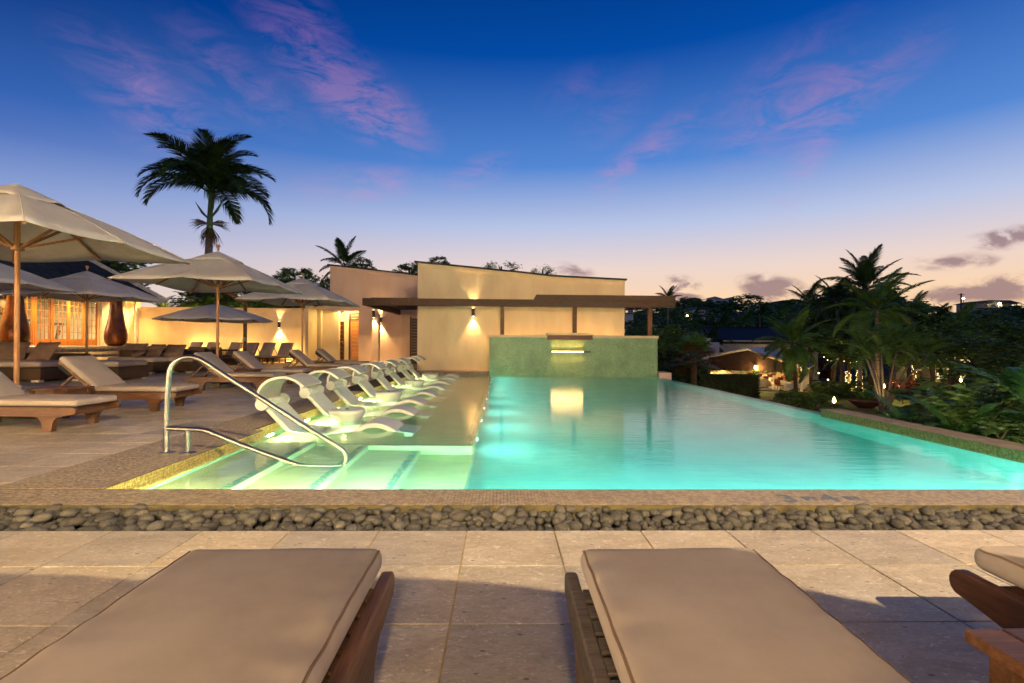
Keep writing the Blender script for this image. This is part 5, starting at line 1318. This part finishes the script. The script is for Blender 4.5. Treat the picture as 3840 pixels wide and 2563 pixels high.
# right side: garden and slope
RT = 'trees in the right garden and on the slope'
rows = [(2390,1200,60,4,3.2),(2450,1240,52,3.4,3),(2560,1190,70,5,4),(2620,1250,60,4,3.2),(2700,1180,85,6,4.5),(2770,1260,75,5,3.4),(2860,1200,90,6,4.5),(2960,1190,95,6,4.5),
        (2420,1330,40,2.4,2.2),(2510,1320,36,2.2,2.4),(2560,1390,32,1.6,1.5),(3060,1200,70,5,4),(3130,1240,60,4,3.2),(3180,1290,46,3,2.4),(3380,1210,60,4.5,3.6),(3470,1215,75,5.5,4),
        (3560,1205,80,5.5,4),(3650,1210,70,5,3.8),(3740,1215,64,5,3.8),(3820,1210,70,5.5,4),(3700,1290,45,3.2,2.6),(3790,1300,40,3,2.6),(3620,1300,50,3.2,2.4),(3460,1290,50,3,2.2),
        (3380,1130,150,7,5),(2690,1130,170,8,5),(2800,1115,190,7,6),(2600,1120,180,8,6),(2960,1125,190,8,6),(3440,1300,38,2.2,1.8),(3830,1190,110,7,6),(3300,1250,55,3.5,2.6),(3120,1200,42,3,2.5),(3215,1185,41,3.2,3),(3335,1185,41,3.4,2.8),(3425,1225,42,2.8,2.3),(3035,1240,43,2.6,2),(3150,1285,35,2.2,1.5),(3262,1265,36,2.5,1.9),(3400,1285,35,2.3,1.6),(3490,1310,36,2.0,1.4),(3560,1285,38,2.4,1.7),(3660,1340,30,2.2,1.5)]
adj = ['nearest the pool house corner','left of the pergola post','behind the pergola end post','below the ridge houses','above the white wall','above the dark roof','behind the dark roof ridge','below the twin gabled ridge house','dark and low behind the fountain wall end',
       'dark behind the pergola end post foot','low beside the fan palm','left of the tallest palm','behind the restaurant corner palm','right behind the restaurant roof','just right of the tallest palm','below the verandah house','right of the verandah house','below the utility pole','below the long ridge house',
       'at the right edge below the ridge','above the ferns, left one','above the ferns, right one','right of the lit cottage','left of the lit cottage','round crowned beside the verandah house on the ridge','on the ridge left of the gabled house','on the ridge right of the gabled house','on the ridge beyond the pergola end','on the ridge left of the palms','low before the lit cottage','tall at the right edge on the ridge','behind the dense coconut palm','dense below the left coconut palm','dense and dark at the foot of the tallest palm','dense and dark just right of the tallest palm','round and dark left of the lit cottage roof','low behind the restaurant roof end','low and dark above the pair of lit trunks','low and dark behind the pale palm stems','low and dark above the tall lit trunk','low and dark before the lit cottage roof','low and dark right of the cottage roof','low and dark above the far torch']
for k, (px, py, Y, rx, rz) in enumerate(rows):
    if Y >= 100: py += 28; rz *= .62
    elif Y >= 50: py += 62; rz *= .8
    X_ = pw(px, py, Y); g_ = terr(X_.x, Y)
    tree('broadleaf tree '+adj[k], px, py, Y, rx, rz, g_, (crd+crm)[k % 6], 30+k, RT)
# far wooded slope: one mass
b = MB(); r_ = random.Random(77)
src = [(v.co.copy()) for v in crd[0].vertices]; sf = [tuple(f.vertices) for f in crd[0].polygons]
for k in range(150):
    px = r_.uniform(2350, 4300); D = r_.uniform(95, 185); q = pw(px, 1288, D); z = terr(q.x, q.y); R_ = r_.uniform(3., 5.)
    pick = r_.sample(range(len(sf)), 260); o_ = len(b.v); mp_ = {}
    for f_ in pick:
        idx = []
        for vi in sf[f_]:
            c = src[vi]; b.v.append((q.x+c.x*R_*1.3, q.y+c.y*R_*1.3, z+.8+c.z*R_*.7)); idx.append(len(b.v)-1)
        # widen each leaf into a clump-sized face for this distance
        cc = sum((Vector(b.v[i]) for i in idx), Vector())/4
        for i in idx: b.v[i] = tuple(cc+(Vector(b.v[i])-cc)*1.9)
        b.f.append(tuple(idx))
tag(b.build('hillside_wood', 'leaf_dark'), 'dark wooded slope below the ridge houses', 'wood', kind='stuff')

# --- shrubs and ferns
frn = [frond_mesh('frond', 1.25, 0, d, 30, .26, .045, 'fern_green', hang=.25, seed=70+i, rad=.012, stem=.08, vee=.15, taper=.2) for i, d in enumerate((70,95,115))]
def fern(label, loc, n, sc_, seed, el_=(75,10), fr=None, name='fern', cat='fern', group='ferns beside the pool wall'):
    r_ = random.Random(seed); o = thing(name, label, cat, loc, 0, group); fr = fr or frn
    MB().lathe([(.06,0),(.05,.12),(.0,.16)], 8).build('crown_base', 'bark', o)
    for k in range(n):
        t = k/n; link(fr[min(len(fr)-1, int(t*len(fr)))], 'frond', o, (0,0,.12), (r_.uniform(-.2,.2), R(-(el_[0]+(el_[1]-el_[0])*t)+r_.uniform(-8,8)), k*2.4+r_.uniform(-.3,.3)), sc_*r_.uniform(.85,1.15))
    return o
# planted bank beside the wall
b = MB()
for i in range(14):
    for j in range(24):
        x = 5.87+i*.55; y = -5+j*.75; t = min(1, max(0, (y-7.2)/4)); z = -.35-.14*i*.55-1.9*t*t*(3-2*t)
        b.v.append((x, y, max(z, -2.48)+.06*noise.noise((x, y, 2))))
for i in range(13):
    for j in range(23): b.f.append((i*24+j, (i+1)*24+j, (i+1)*24+j+1, i*24+j+1))
struct(b.build('planted_bank', 'soil', smooth=True))
fern('large bright fern nearest the right edge over the pool wall', (7.6, 6.7, -.45), 15, 1.35, 1)
fern('large fern behind the nearest one at the right edge', (8.6, 7.6, -.6), 14, 1.5, 2)
fern('fern above the middle of the pool side wall', (6.9, 8.2, -.75), 14, .95, 3)
fern('low fern at the end of the pool side wall', (6.6, 9.3, -1.5), 13, .9, 4)
fern('tall fern with yellow tips upper right', (9.8, 8.6, -.6), 14, 1.6, 5)
fern('fern hanging over the wall near the right edge', (6.5, 6.9, -.42), 12, .8, 6)
def shrub(label, loc, sx, sz, me, group='garden shrubs', name='shrub', seed=0):
    o = thing(name, label, 'shrub', loc, 0, group); r_ = random.Random(seed)
    b = MB()
    for k in range(6): b.tube([(0,0,-.05),(math.cos(k)*sx*.3,math.sin(k)*sx*.3,sz*.6),(math.cos(k*1.3)*sx*.6,math.sin(k*1.3)*sx*.6,sz*1.3)], [.03,.02,.008], 5)
    b.build('stems', 'bark', o); link(me, 'foliage', o, (0,0,sz*.85), (0,0,r_.random()*6), (sx,sx,sz)); return o
shm = [crown_mesh('foliage', 200+i, 46, 40, .10, m_, .9, .35) for i, m_ in enumerate(('leaf_dark','leaf_mid','leaf_red'))]
for k, (x, y, z, sx, sz, i) in enumerate(((6.35,7.6,-.6,.5,.38,0),(6.55,6.3,-.42,.45,.35,0),(7.2,7.4,-.5,.7,.6,0),(8.2,8.8,-.8,1.0,.75,0),(7.0,5.6,-.4,.5,.4,0),(9.3,10,-1.6,1.2,1.1,0),(10.8,9.2,-.95,1.1,.95,2),(7.6,10.2,-1.9,.8,.8,0),(11.8,11,-1.9,1.4,1.3,0))):
    shrub(('dark shrub right behind the pool side wall','low dark shrub by the wall near the right edge','leafy shrub between the ferns','broad dark shrub behind the ferns','small shrub at the right picture edge','dark shrub below the bright fern, further back','reddish shrub behind the ferns on the right','leafy shrub beyond the end of the pool wall','large dark shrub behind the reddish one')[k], (x,y,z), sx, sz, shm[i], seed=k)
for k, (px, py, sx, sz, i, lab) in enumerate(((2985,1535,1.0,.55,1,'green shrub just beyond the pool edge left of the torch'),(3060,1540,.9,.5,1,'green shrub at the pool edge by the torch'),(3110,1490,1.2,.6,0,'dark clipped shrub left of the pale stems'),(3200,1495,1.2,.6,0,'dark clipped shrub behind the planting bowl'),
        (3400,1500,1.0,.7,2,'reddish shrub right of the pale stems'),(3090,1420,.9,1.0,2,'reddish shrub beside the restaurant'),(3040,1410,1.1,1.0,0,'dark shrub beside the restaurant corner'),(3480,1420,1.2,.9,0,'dark shrub before the lit cottage'),(3530,1400,1.4,.8,1,'pale shrub right of the string lit trunk'),(3600,1470,1.4,1.2,0,'dark shrub in front of the far torch'),(3700,1470,1.6,1.4,0,'large dark shrub left of the ferns'))):
    q = gp(px, py, -2.48); shrub(lab, (q.x,q.y,-2.48), sx*1.15, sz*1.1, shm[i], seed=20+k)
# clipped hedge
h0, h1 = pw(2617, 1405, 31), pw(2832, 1405, 31)
hd = thing('clipped_hedge', 'long box shaped dark green hedge beyond the pool edge', 'hedge', ((h0.x+h1.x)/2, 31, -2.5))
hl, hh, hdp = h1.x-h0.x, h0.z+2.5, 1.2
MB().box((0,0,hh/2-.03), (hl-.16, hdp-.16, hh-.1)).build('branches', 'bark', hd)
b = MB(); r_ = random.Random(9)
for k in range(9000):
    f_ = r_.random(); x, y, z = r_.uniform(-hl/2,hl/2), r_.uniform(-hdp/2,hdp/2), r_.uniform(0,hh)
    if f_ < .55: y = -hdp/2+r_.uniform(0,.1)
    elif f_ < .85: z = hh-r_.uniform(0,.1)
    else: x = math.copysign(hl/2-r_.uniform(0,.1), r_.uniform(-1,1))
    a, e = orth(Vector((r_.gauss(0,1), r_.gauss(0,1), r_.gauss(0,1)))); s_ = .05*r_.uniform(.7,1.4); p = Vector((x,y,z)); b.add([p-a*s_, p+e*s_*.5, p+a*s_, p-e*s_*.5], [(0,1,2,3)])
tag(b.build('leaves', 'hedge_leaf', hd), kind='stuff')

# ================================================================== RESTAURANT PAVILION
GZ = -2.46
ga, gd = Vector((.57,.82,0)).normalized(), Vector((.82,-.57,0)).normalized()
Rc = Vector((22.1, 36.0, 0))
rs_ = thing('restaurant_pavilion', 'open sided restaurant with pale metal gable roof and lit posts', 'pavilion', (Rc.x, Rc.y, GZ))
def rl(u, v, z): q = -gd*u + ga*v; return Vector((q.x, q.y, z))      # u: along the gable from its right end, v: back
Wg, Pk, Lg = 6.6, 3.7, 12.0
eR, eL, ePk = pw(3034, 1381, 36).z-GZ, pw(2696, 1340, 39.5).z-GZ, pw(2810, 1309, 38).z-GZ
def slab(b, P, th=.08):
    n_ = (P[1]-P[0]).cross(P[2]-P[0]).normalized()*th; b.add([*P, *[p-n_ for p in P]], [(0,1,2,3),(7,6,5,4),(0,4,5,1),(1,5,6,2),(2,6,7,3),(3,7,4,0)])
b = MB(); slab(b, [rl(-.4,-.3,eR-.05), rl(Pk,-.3,ePk), rl(Pk,Lg,ePk), rl(-.4,Lg,eR-.05)]); slab(b, [rl(Pk,-.3,ePk), rl(Wg+.3,-.3,eL), rl(Wg+.3,Lg,eL), rl(Pk,Lg,ePk)])
b.build('roof', 'roof_metal', rs_, fix=True)
for k in range(9):
    MB().beam(rl(-.4, .2+k*1.35, eR-.01), rl(Pk, .2+k*1.35, ePk+.03), .05, .05).build('roof_rib', 'roof_metal', rs_)
b = MB(); P = [rl(.0,.0,eR-.35), rl(.0,.0,eR-.1), rl(Pk,.0,ePk-.12), rl(Wg,.0,eL-.1), rl(Wg,.0,eR-.35)]; b.add([*P, *[p+ga*.1 for p in P]], [(0,1,2,3,4),(9,8,7,6,5),(0,5,6,1),(1,6,7,2),(2,7,8,3),(3,8,9,4),(4,9,5,0)]); b.build('gable', 'gable_wood', rs_, fix=True)
b = MB(); slab(b, [rl(-.3,-.3,.08), rl(Wg,-.3,.08), rl(Wg,Lg,.08), rl(-.3,Lg,.08)], .1); b.build('floor', 'path_stone', rs_, fix=True)
b = MB(); slab(b, [rl(Wg-.1,0,.06), rl(Wg-.1,0,2.1), rl(Wg-.1,Lg,2.1), rl(Wg-.1,Lg,.06)], .1); slab(b, [rl(0,Lg,.06), rl(Wg,Lg,.06), rl(Wg,Lg,2.4), rl(0,Lg,2.4)], .1); slab(b, [rl(4.9,.9,.06), rl(Wg-.1,.9,.06), rl(Wg-.1,.9,2.2), rl(4.9,.9,2.2)], .1); b.build('wall', 'interior_wall', rs_, fix=True)
posts = [rl(.05,0,0), rl(3.1,0,0)] + [rl(.05,v,0) for v in (2.4,4.8,7.2,9.6)]
for p in posts: MB().beam(p, p+Vector((0,0,eR-.2)), .16, .16, up=(0,1,0)).build('post', 'white_trim', rs_)
vm = crown_mesh('vine', 310, 30, 26, .10, 'leaf_mid', .9, .2)
for p in posts: link(vm, 'vine', rs_, p+Vector((0,0,1.5)), (0,0,rnd.random()*6), (.22,.22,.75))
for k in range(7): link(vm, 'vine', rs_, rl(.3+k*.95,-.1,eR-.38), (0,0,k), (.55,.22,.18))
MB().beam(rl(.2,-.2,.1), rl(3.2,-.2,.1), .2, .28).build('kerb', 'white_trim', rs_)
for k, (p, en) in enumerate(((rl(.05,-.16,1.85),60),(rl(3.1,-.16,1.85),60))):
    q = p+rs_.location; o = thing('post_lantern', ('bright lantern on the right front post of the restaurant','bright lantern on the left front post of the restaurant')[k], 'lantern', q, 0, 'lanterns on the restaurant posts')
    MB().lathe([(.03,-.12),(.085,-.08),(.085,.1),(.03,.15)], 10).build('globe', 'flame', o, smooth=True); MB().lathe([(.1,.15),(.03,.2)], 10).build('cap', 'lamp_metal', o)
    lamp('POINT', 'bulb', o, (0,-.2,-.05), en*2.2, (1,.64,.24), size=.1)
for k, (u, v, en) in enumerate(((2.2,4.0,70),(4.0,7.5,70),(2,10,60),(5.7,.4,30))):
    q = rl(u, v, 2.0)+rs_.location; o = thing('pendant_lamp', 'small warm pendant lamp inside the restaurant', 'pendant lamp', q, 0, 'pendant lamps in the restaurant'); MB().lathe([(.04,0),(.12,-.1),(.11,-.14)], 12).build('shade', 'terracotta', o); MB().tube([(0,0,0),(0,0,.3)], .008, 5).build('cord', 'dark_plastic', o)
    MB().lathe([(.05,-.2),(.05,-.16)], 8).build('bulb', 'lamp_glow', o); lamp('POINT', 'bulb_light', o, (0,0,-.3), en*2, (1,.62,.24), size=.1)
# dressed tables and chairs
def make_dt():
    o = thing('dining_table', 'x', 'dining table'); b = MB(); NV = 24; vs = []; fs = []
    rows_ = [(.62,.75,0),(.63,.73,0),(.66,.45,.03),(.69,.14,.06)]
    for r_, z, wv in rows_:
        for j in range(NV):
            a = 2*math.pi*j/NV; q = min(1/max(abs(math.cos(a)),abs(math.sin(a))), 1.28)*.62; k = q*(r_/.62)+wv*math.sin(6*a); vs.append((k*math.cos(a), k*math.sin(a), z))
    for i in range(3):
        for j in range(NV): fs.append((i*NV+j, (i+1)*NV+j, (i+1)*NV+(j+1) % NV, i*NV+(j+1) % NV))
    fs.append(tuple(range(NV))); MB().add(vs, fs).build('tablecloth', 'tablecloth', o, smooth='auto', fix=True)
    MB().tube([(0,0,0),(0,0,.74)], .05, 8).build('pedestal', 'interior_dark', o); return o
def make_dc():
    o = thing('dining_chair', 'x', 'dining chair')
    MB().rbox((0,0,.45), (.46,.46,.05), .02, m=3).build('seat', 'chair_red', o); MB().strip([(-.22,.5),(-.26,.75),(-.24,.95)], .22, .03).build('backrest', 'chair_red', o)
    for x in (-.2,.2):
        for y in (-.2,.2): MB().tube([(x,y,0),(x,y,.44)], .018, 6).build('leg', 'interior_dark', o)
    return o
dtb, dch = make_dt(), make_dc(); ud, uc = [], []
for k, (u, v) in enumerate(((1.2,.9),(1.2,3.2),(3.2,2.2),(1.2,5.6),(3.2,4.8),(3.2,7.4),(1.2,8.2),(4.9,5.8))):
    q = rl(u, v, .085)+rs_.location; lab = ['dressed dining table at the front right post','dressed dining table second along the open side','dressed dining table second row, nearest','dressed dining table third along the open side','dressed dining table in the middle of the restaurant','dressed dining table far back in the second row','dressed dining table fourth along the open side','dressed dining table by the restaurant back wall'][k]
    place(dtb, ud, lab, q, R(35), 'dressed tables in the restaurant')
    for j, (dx, a) in enumerate((( -.95, 0),(.95, 180))):
        w_ = q + Vector((dx*math.cos(R(35)), dx*math.sin(R(35)), 0)); place(dch, uc, 'red brown chair on the '+('left' if j == 0 else 'right')+' of '+lab.replace('dressed dining table','table'), w_, R(35+a), 'red brown dining chairs')
# white wall, dark roof and other buildings behind
bk = thing('service_building', 'low white building with dark tiled roof behind the restaurant', 'building', (pw(2740,1300,50).x, 50, -2.5))
MB().bb(-3.4, 9, 0, 6, 0, pw(2740,1290,50).z+2.5).build('wall', 'house_white', bk)
z_e, z_r = pw(2800,1278,49).z+2.5, pw(2800,1228,53).z+2.5
b = MB(); b.prism([(-.9,z_e),(3.5,z_r),(8,z_e)], 'x', -1.5, 10); b.build('roof', 'roof_dark', bk, fix=True)
b = MB()
for k in range(40): b.bb(-1.5+k*.29, -1.25+k*.29, 3.4, 3.62, z_r-.02, z_r+.06)
b.build('ridge_tiles', 'roof_dark', bk)
MB().bb(-1.2, 8, -1.0, -.9, z_e-.1, z_e+.02).build('eave_board', 'white_trim', bk)
an = thing('white_annex', 'flat white annex with stepped parapet left of the dark roof', 'building', (pw(2660,1320,44).x, 44, -2.5))
MB().bb(-1.4, 2.8, 0, 3, 0, pw(2700,1325,44).z+2.5).build('wall', 'house_white', an); MB().bb(-1.4,.2,.2,1.6, pw(2700,1325,44).z+2.5, pw(2600,1268,44).z+2.5).build('parapet', 'house_white', an); MB().bb(.21,1.0,.2,1.6, pw(2700,1325,44).z+2.5, pw(2600,1284,44).z+2.5).build('parapet', 'house_white', an)
# lit cottage on the right
lc0, lc1 = pw(3518,1295,46), pw(3650,1295,46)
lc = thing('lit_cottage', 'low cottage with lit windows behind the right garden', 'house', (lc0.x, 46, -2.5)); wl = lc1.x-lc0.x
MB().bb(0, wl, .3, 5, 0, 3.3).build('wall', 'interior_wall', lc); MB().prism([(-.8,3.3),(wl/2,5.0),(wl+.8,3.3)], 'y', -.6, 5.5).build('roof', 'roof_dark', lc, fix=True)
for k in range(4):
    for z in (.5, 2.0):
        x = .2+k*wl/4; f_ = MB().bb(x, x+wl/4-.25, .22, .299, z, z+1.1).build('window', 'window_lit', lc)
        for i in range(1,3): MB().bb(x+(wl/4-.25)*i/3-.02, x+(wl/4-.25)*i/3+.02, .18, .219, z, z+1.1).build('glazing_bar', 'gable_wood', f_)
MB().bb(-.6, wl+.6, -.62, -.55, 3.25, 3.4).build('eave_board', 'white_trim', lc)
lamp('POINT', 'porch_light', lc, (wl*.5, -1.2, 2.4), 160, (1,.62,.24), size=.2)
# ridge houses
def ridge_house(label, px0_, px1_, py0, py1, Y, kind, lit=()):
    a, b2 = pw(px0_, py1, Y), pw(px1_, py0, Y); o = thing('ridge_house', label, 'house', (a.x, Y, a.z), 0, 'houses on the ridge'); W2, H2 = b2.x-a.x, b2.z-a.z
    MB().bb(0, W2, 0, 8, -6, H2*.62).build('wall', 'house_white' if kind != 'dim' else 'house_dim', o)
    if kind == 'twin':
        MB().prism([(0,H2*.62),(0,H2),(W2*.46,H2*.7),(W2*.46,H2*.62)], 'y', -.3, 8.3).build('roof', 'house_dim', o, fix=True); MB().prism([(W2*.54,H2*.62),(W2*.54,H2*.7),(W2,H2),(W2,H2*.62)], 'y', -.3, 8.3).build('roof', 'house_dim', o, fix=True)
    else: MB().prism([(-W2*.06,H2*.6),(W2*.25,H2),(W2*.75,H2),(W2*1.06,H2*.6)], 'y', -1.2, 9).build('roof', 'roof_dark', o, fix=True)
    n_ = max(3, int(W2/2.5))
    for k in range(n_):
        x = W2*(k+.2)/n_; f_ = MB().bb(x, x+W2/n_*.6, -.06, -.005, H2*.12, H2*.45).build('window', 'window_lit' if k in lit else 'window_dark', o)
    MB().bb(-.1, W2+.1, -1.5, -.07, -.15, .0).build('balcony', 'house_dim', o)
    for k in range(n_+1): MB().bb(W2*k/n_-.05, W2*k/n_+.05, -1.45, -1.35, 0, H2*.6).build('balcony_post', 'house_dim', o)
    return o
ridge_house('pale ridge house with two roofs sloping apart', 2680, 2752, 1113, 1142, 200, 'twin')
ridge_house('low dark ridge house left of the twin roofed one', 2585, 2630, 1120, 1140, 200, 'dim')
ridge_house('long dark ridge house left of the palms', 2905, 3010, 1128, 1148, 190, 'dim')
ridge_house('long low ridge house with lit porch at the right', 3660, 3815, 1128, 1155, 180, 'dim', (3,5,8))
ridge_house('white verandah house with lit lower floor in the trees', 3440, 3525, 1150, 1190, 120, 'white', (0,1,2))
ridge_house('greenish lit house seen just past the pool house corner', 2345, 2375, 1155, 1175, 120, 'white', (0,))
ridge_house('small pale roofed house below the ridge', 2610, 2645, 1150, 1180, 120, 'white')
# utility pole on the ridge
p0, p1 = pw(3604, 1145, 175), pw(3604, 1101, 175)
up_ = thing('utility_pole', 'wooden utility pole with cross arm on the ridge', 'utility pole', p0)
MB().beam((0,0,-3), (0,0,p1.z-p0.z), .35, .35, up=(0,1,0)).build('pole', 'bark', up_); MB().beam((-1.2,0,p1.z-p0.z-.5), (1.2,0,p1.z-p0.z-.5), .2, .2).build('cross_arm', 'bark', up_)
# lamps far off
def glow(label, px, py, Y, r_, mat='lamp_glow', en=0, cat='lamp', grp='distant lamps', name='distant_lamp', col=(1,.7,.35)):
    p = pw(px, py, Y); o = thing(name, label, cat, (p.x,p.y,terr(p.x,p.y)), 0, grp); h = p.z-o.location.z
    MB().tube([(0,0,0),(0,0,h-.1)], max(.02, r_*.25), 6).build('post', 'dark_plastic', o); MB().lathe([(r_*.4,-r_),(r_,-r_*.3),(r_,r_*.4),(r_*.3,r_)], 10, (0,0,h)).build('globe', mat, o, smooth=True)
    if en: lamp('POINT', 'bulb', o, (0,0,h+.0) if False else (0,-r_*1.6,h), en, col, size=r_)
    return o
glow('bright lamp beside the utility pole', 3613, 1120, 176, .35); glow('porch lamp of the long ridge house', 3749, 1140, 178, .45); glow('white lamp in the dark trees left of the tallest palm', 3032, 1192, 60, .22, 'window_cool'); glow('small lamp in the trees above the annex', 2577, 1185, 70, .12)
# torches, path lights
for k, (px, py, lab, en) in enumerate(((3343,1437,'tall flame torch among the pale palm stems',26),(3314,1453,'lower flame torch left of the tall one',18),(3128,1508,'small flame torch at the pool edge shrubs',22),(3603,1430,'flame torch behind the ferns',24))):
    Y_ = (32,30,23,34)[k]; p = pw(px, py, Y_); o = thing('garden_torch', lab, 'torch', (p.x,p.y,-2.48), 0, 'garden torches'); h = p.z+2.48
    MB().tube([(0,0,0),(0,0,h-.12)], .025, 8).build('stake', 'palm_trunk_brown', o); MB().lathe([(.03,h-.14),(.08,h-.08),(.08,h-.05)], 10).build('cup', 'lamp_metal', o); MB().lathe([(.02,h-.05),(.07,h+.02),(.05,h+.12),(.0,h+.24)], 10).build('flame', 'flame', o, smooth=True)
    lamp('POINT', 'flame_light', o, (0,-.12,h+.18), en*3.5, (1,.6,.2), size=.08)
p = gp(3586, 1435, -2.46); bo = thing('path_bollard', 'small white lit bollard on the right lawn', 'bollard', (p.x,p.y,-2.46)); MB().lathe([(.06,0),(.06,.5)], 10).build('post', 'white_trim', bo); MB().lathe([(.055,.5),(.055,.75)], 10).build('light', 'lamp_glow', bo); MB().lathe([(.07,.75),(.05,.8)], 10).build('cap', 'white_trim', bo)
# trunks wrapped in string lights
bulbm = MB().lathe([(.01,-.03),(.028,0),(.01,.03)], 6).mesh('bulb'); bulbm.materials.append(MATS['string_bulb'])
for k, (px, py0, py1, lab) in enumerate(((3180,1393,1456,'left string lit trunk of the pair on the lawn'),(3222,1385,1467,'right string lit trunk of the pair on the lawn'),(3425,1368,1468,'tall string lit trunk right of the pale stems'))):
    g_ = gp(px, py1, -2.46); Y_ = g_.y; z1_ = pw(px, py0, Y_).z
    o = thing('string_lit_trunk', lab, 'lit trunk', (g_.x,g_.y,-2.46), 0, 'trunks wrapped in string lights'); h = z1_+2.46
    MB().tube([(0,0,0),(.05,0,h*.5),(0,0,h+1.2)], [.17,.14,.12], 10).build('trunk', 'palm_trunk_brown', o, smooth=True)
    nb = int(h*26); r_ = random.Random(k)
    for i in range(nb):
        a = i*1.9+r_.random(); z = h*i/nb; link(bulbm, 'bulb', o, (.2*math.cos(a), .2*math.sin(a), z), None, .8)
    lamp('POINT', 'string_glow', o, (0,-.5,h*.5), 70, (1,.66,.22), size=.3)
    palmf = [link(arf[i % 3], 'frond', o, (0,0,h+1.2), (0, R(-60+i*8), i*2.4), 1.25) for i in range(11)]
# swags of fairy lights further back
for k, (px0_, px1_, py) in enumerate(((3130,3270,1345),(3480,3560,1380),(3090,3130,1340))):
    a, b2 = pw(px0_, py, 44), pw(px1_, py, 44); o = thing('fairy_light_string', ('string of fairy lights beside the restaurant roof','string of fairy lights before the lit cottage','short string of fairy lights behind the restaurant roof')[k], 'string lights', a, 0, 'strings of fairy lights')
    n_ = int((b2-a).length/.28); pts = [Vector(((b2-a).x*i/n_, (b2-a).y*i/n_, (b2-a).z*i/n_-.35*math.sin(math.pi*i/n_)+.05*math.sin(i*2.1))) for i in range(n_+1)]
    MB().tube(pts, .006, 4).build('wire', 'dark_plastic', o)
    for q in pts: link(bulbm, 'bulb', o, q, None, 1.3)
# planting bowl, path, sign stakes
p = gp(3245, 1530, -2.46)
pb = thing('planting_bowl', 'wide terracotta bowl planted with spiky leaves', 'planter', (p.x,p.y,-2.46)); MB().lathe([(.35,0),(.75,.3),(.95,.42),(.9,.44),(.8,.38)], 24).build('bowl', 'terracotta', pb, smooth='auto'); MB().lathe([(.8,.36),(.1,.40)], 16).build('soil', 'soil', pb)
for k in range(14): link(arf[0], 'leaf', pb, (.3*math.cos(k),.3*math.sin(k),.4), (0,R(-65),k*2.4), .45)
b = MB(); q0_, q1_ = gp(2990,1500,-2.455), gp(3180,1462,-2.455); b.beam((q0_.x,q0_.y,-2.44),(q1_.x,q1_.y,-2.44), 1.4, .03); struct(b.build('garden_path', 'path_stone'))
b = MB(); q0_, q1_ = gp(3230,1455,-2.455), gp(3560,1440,-2.455); b.beam((q0_.x,q0_.y,-2.435),(q1_.x,q1_.y,-2.435), 1.6, .03); struct(b.build('garden_path', 'path_stone'))
for k, px in enumerate((2960,2985)):
    p = gp(px, 1500, -2.46); o = thing('menu_stand', ('white menu stand left of the palm trunk','white menu stand right of the palm trunk')[k], 'sign stand', (p.x,p.y,-2.46), 0, 'white stands at the restaurant entrance'); MB().bb(-.04,.04,-.03,.03,0,.8).build('post', 'white_trim', o); MB().box((0,-.05,.9), (.4,.04,.28), Matrix.Rotation(R(-30),3,'X')).build('board', 'white_trim', o)
# garden spots that bring up the ferns and pale stems
for k, (loc, tgt, en, col, lab) in enumerate(((tuple(gp(3290,1552,-2.46)), (0,1.5,3), 170, (1,.72,.32), 'garden spotlight at the foot of the pale palm stems'),((6.2,6.0,-.42), (1.4,.9,.9), 6, (.75,1,.5), 'small spotlight under the bright fern'),(tuple(gp(2560,1440,-2.46)), (.8,.6,2.0), 90, (1,.7,.35), 'garden spotlight beside the fan palm'))):
    o = thing('garden_spot', lab, 'lamp', loc, 0, 'garden spotlights'); MB().lathe([(.04,0),(.06,.08),(.05,.1)], 10).build('housing', 'lamp_metal', o); lamp('SPOT', 'lamp_beam', o, (0,0,.14), en, col, tgt, .04, 110, .8)

# small warm lights scattered through the garden
for px, py, Y_, where in ((3070,1400,40,'beside the restaurant shrubs'),(3105,1425,37,'at the lawn edge left of the lit trunks'),(3290,1402,46,'behind the pale palm stems'),(3470,1345,49,'left of the lit cottage'),(3500,1388,44,'in front of the lit cottage'),(3565,1402,43,'right of the lit cottage front'),(2880,1352,44,'under the restaurant eave'),(3385,1482,30,'right of the tall flame torch'),(3350,1392,50,'between the pale stems and the tall lit trunk'),(3660,1400,42,'in the dark shrubs on the right'),(3130,1360,45,'right of the restaurant roof')):
    glow('small warm garden lamp '+where, px, py, Y_, .055, 'string_bulb', 10, 'lamp', 'small garden lamps', 'garden_lamp')
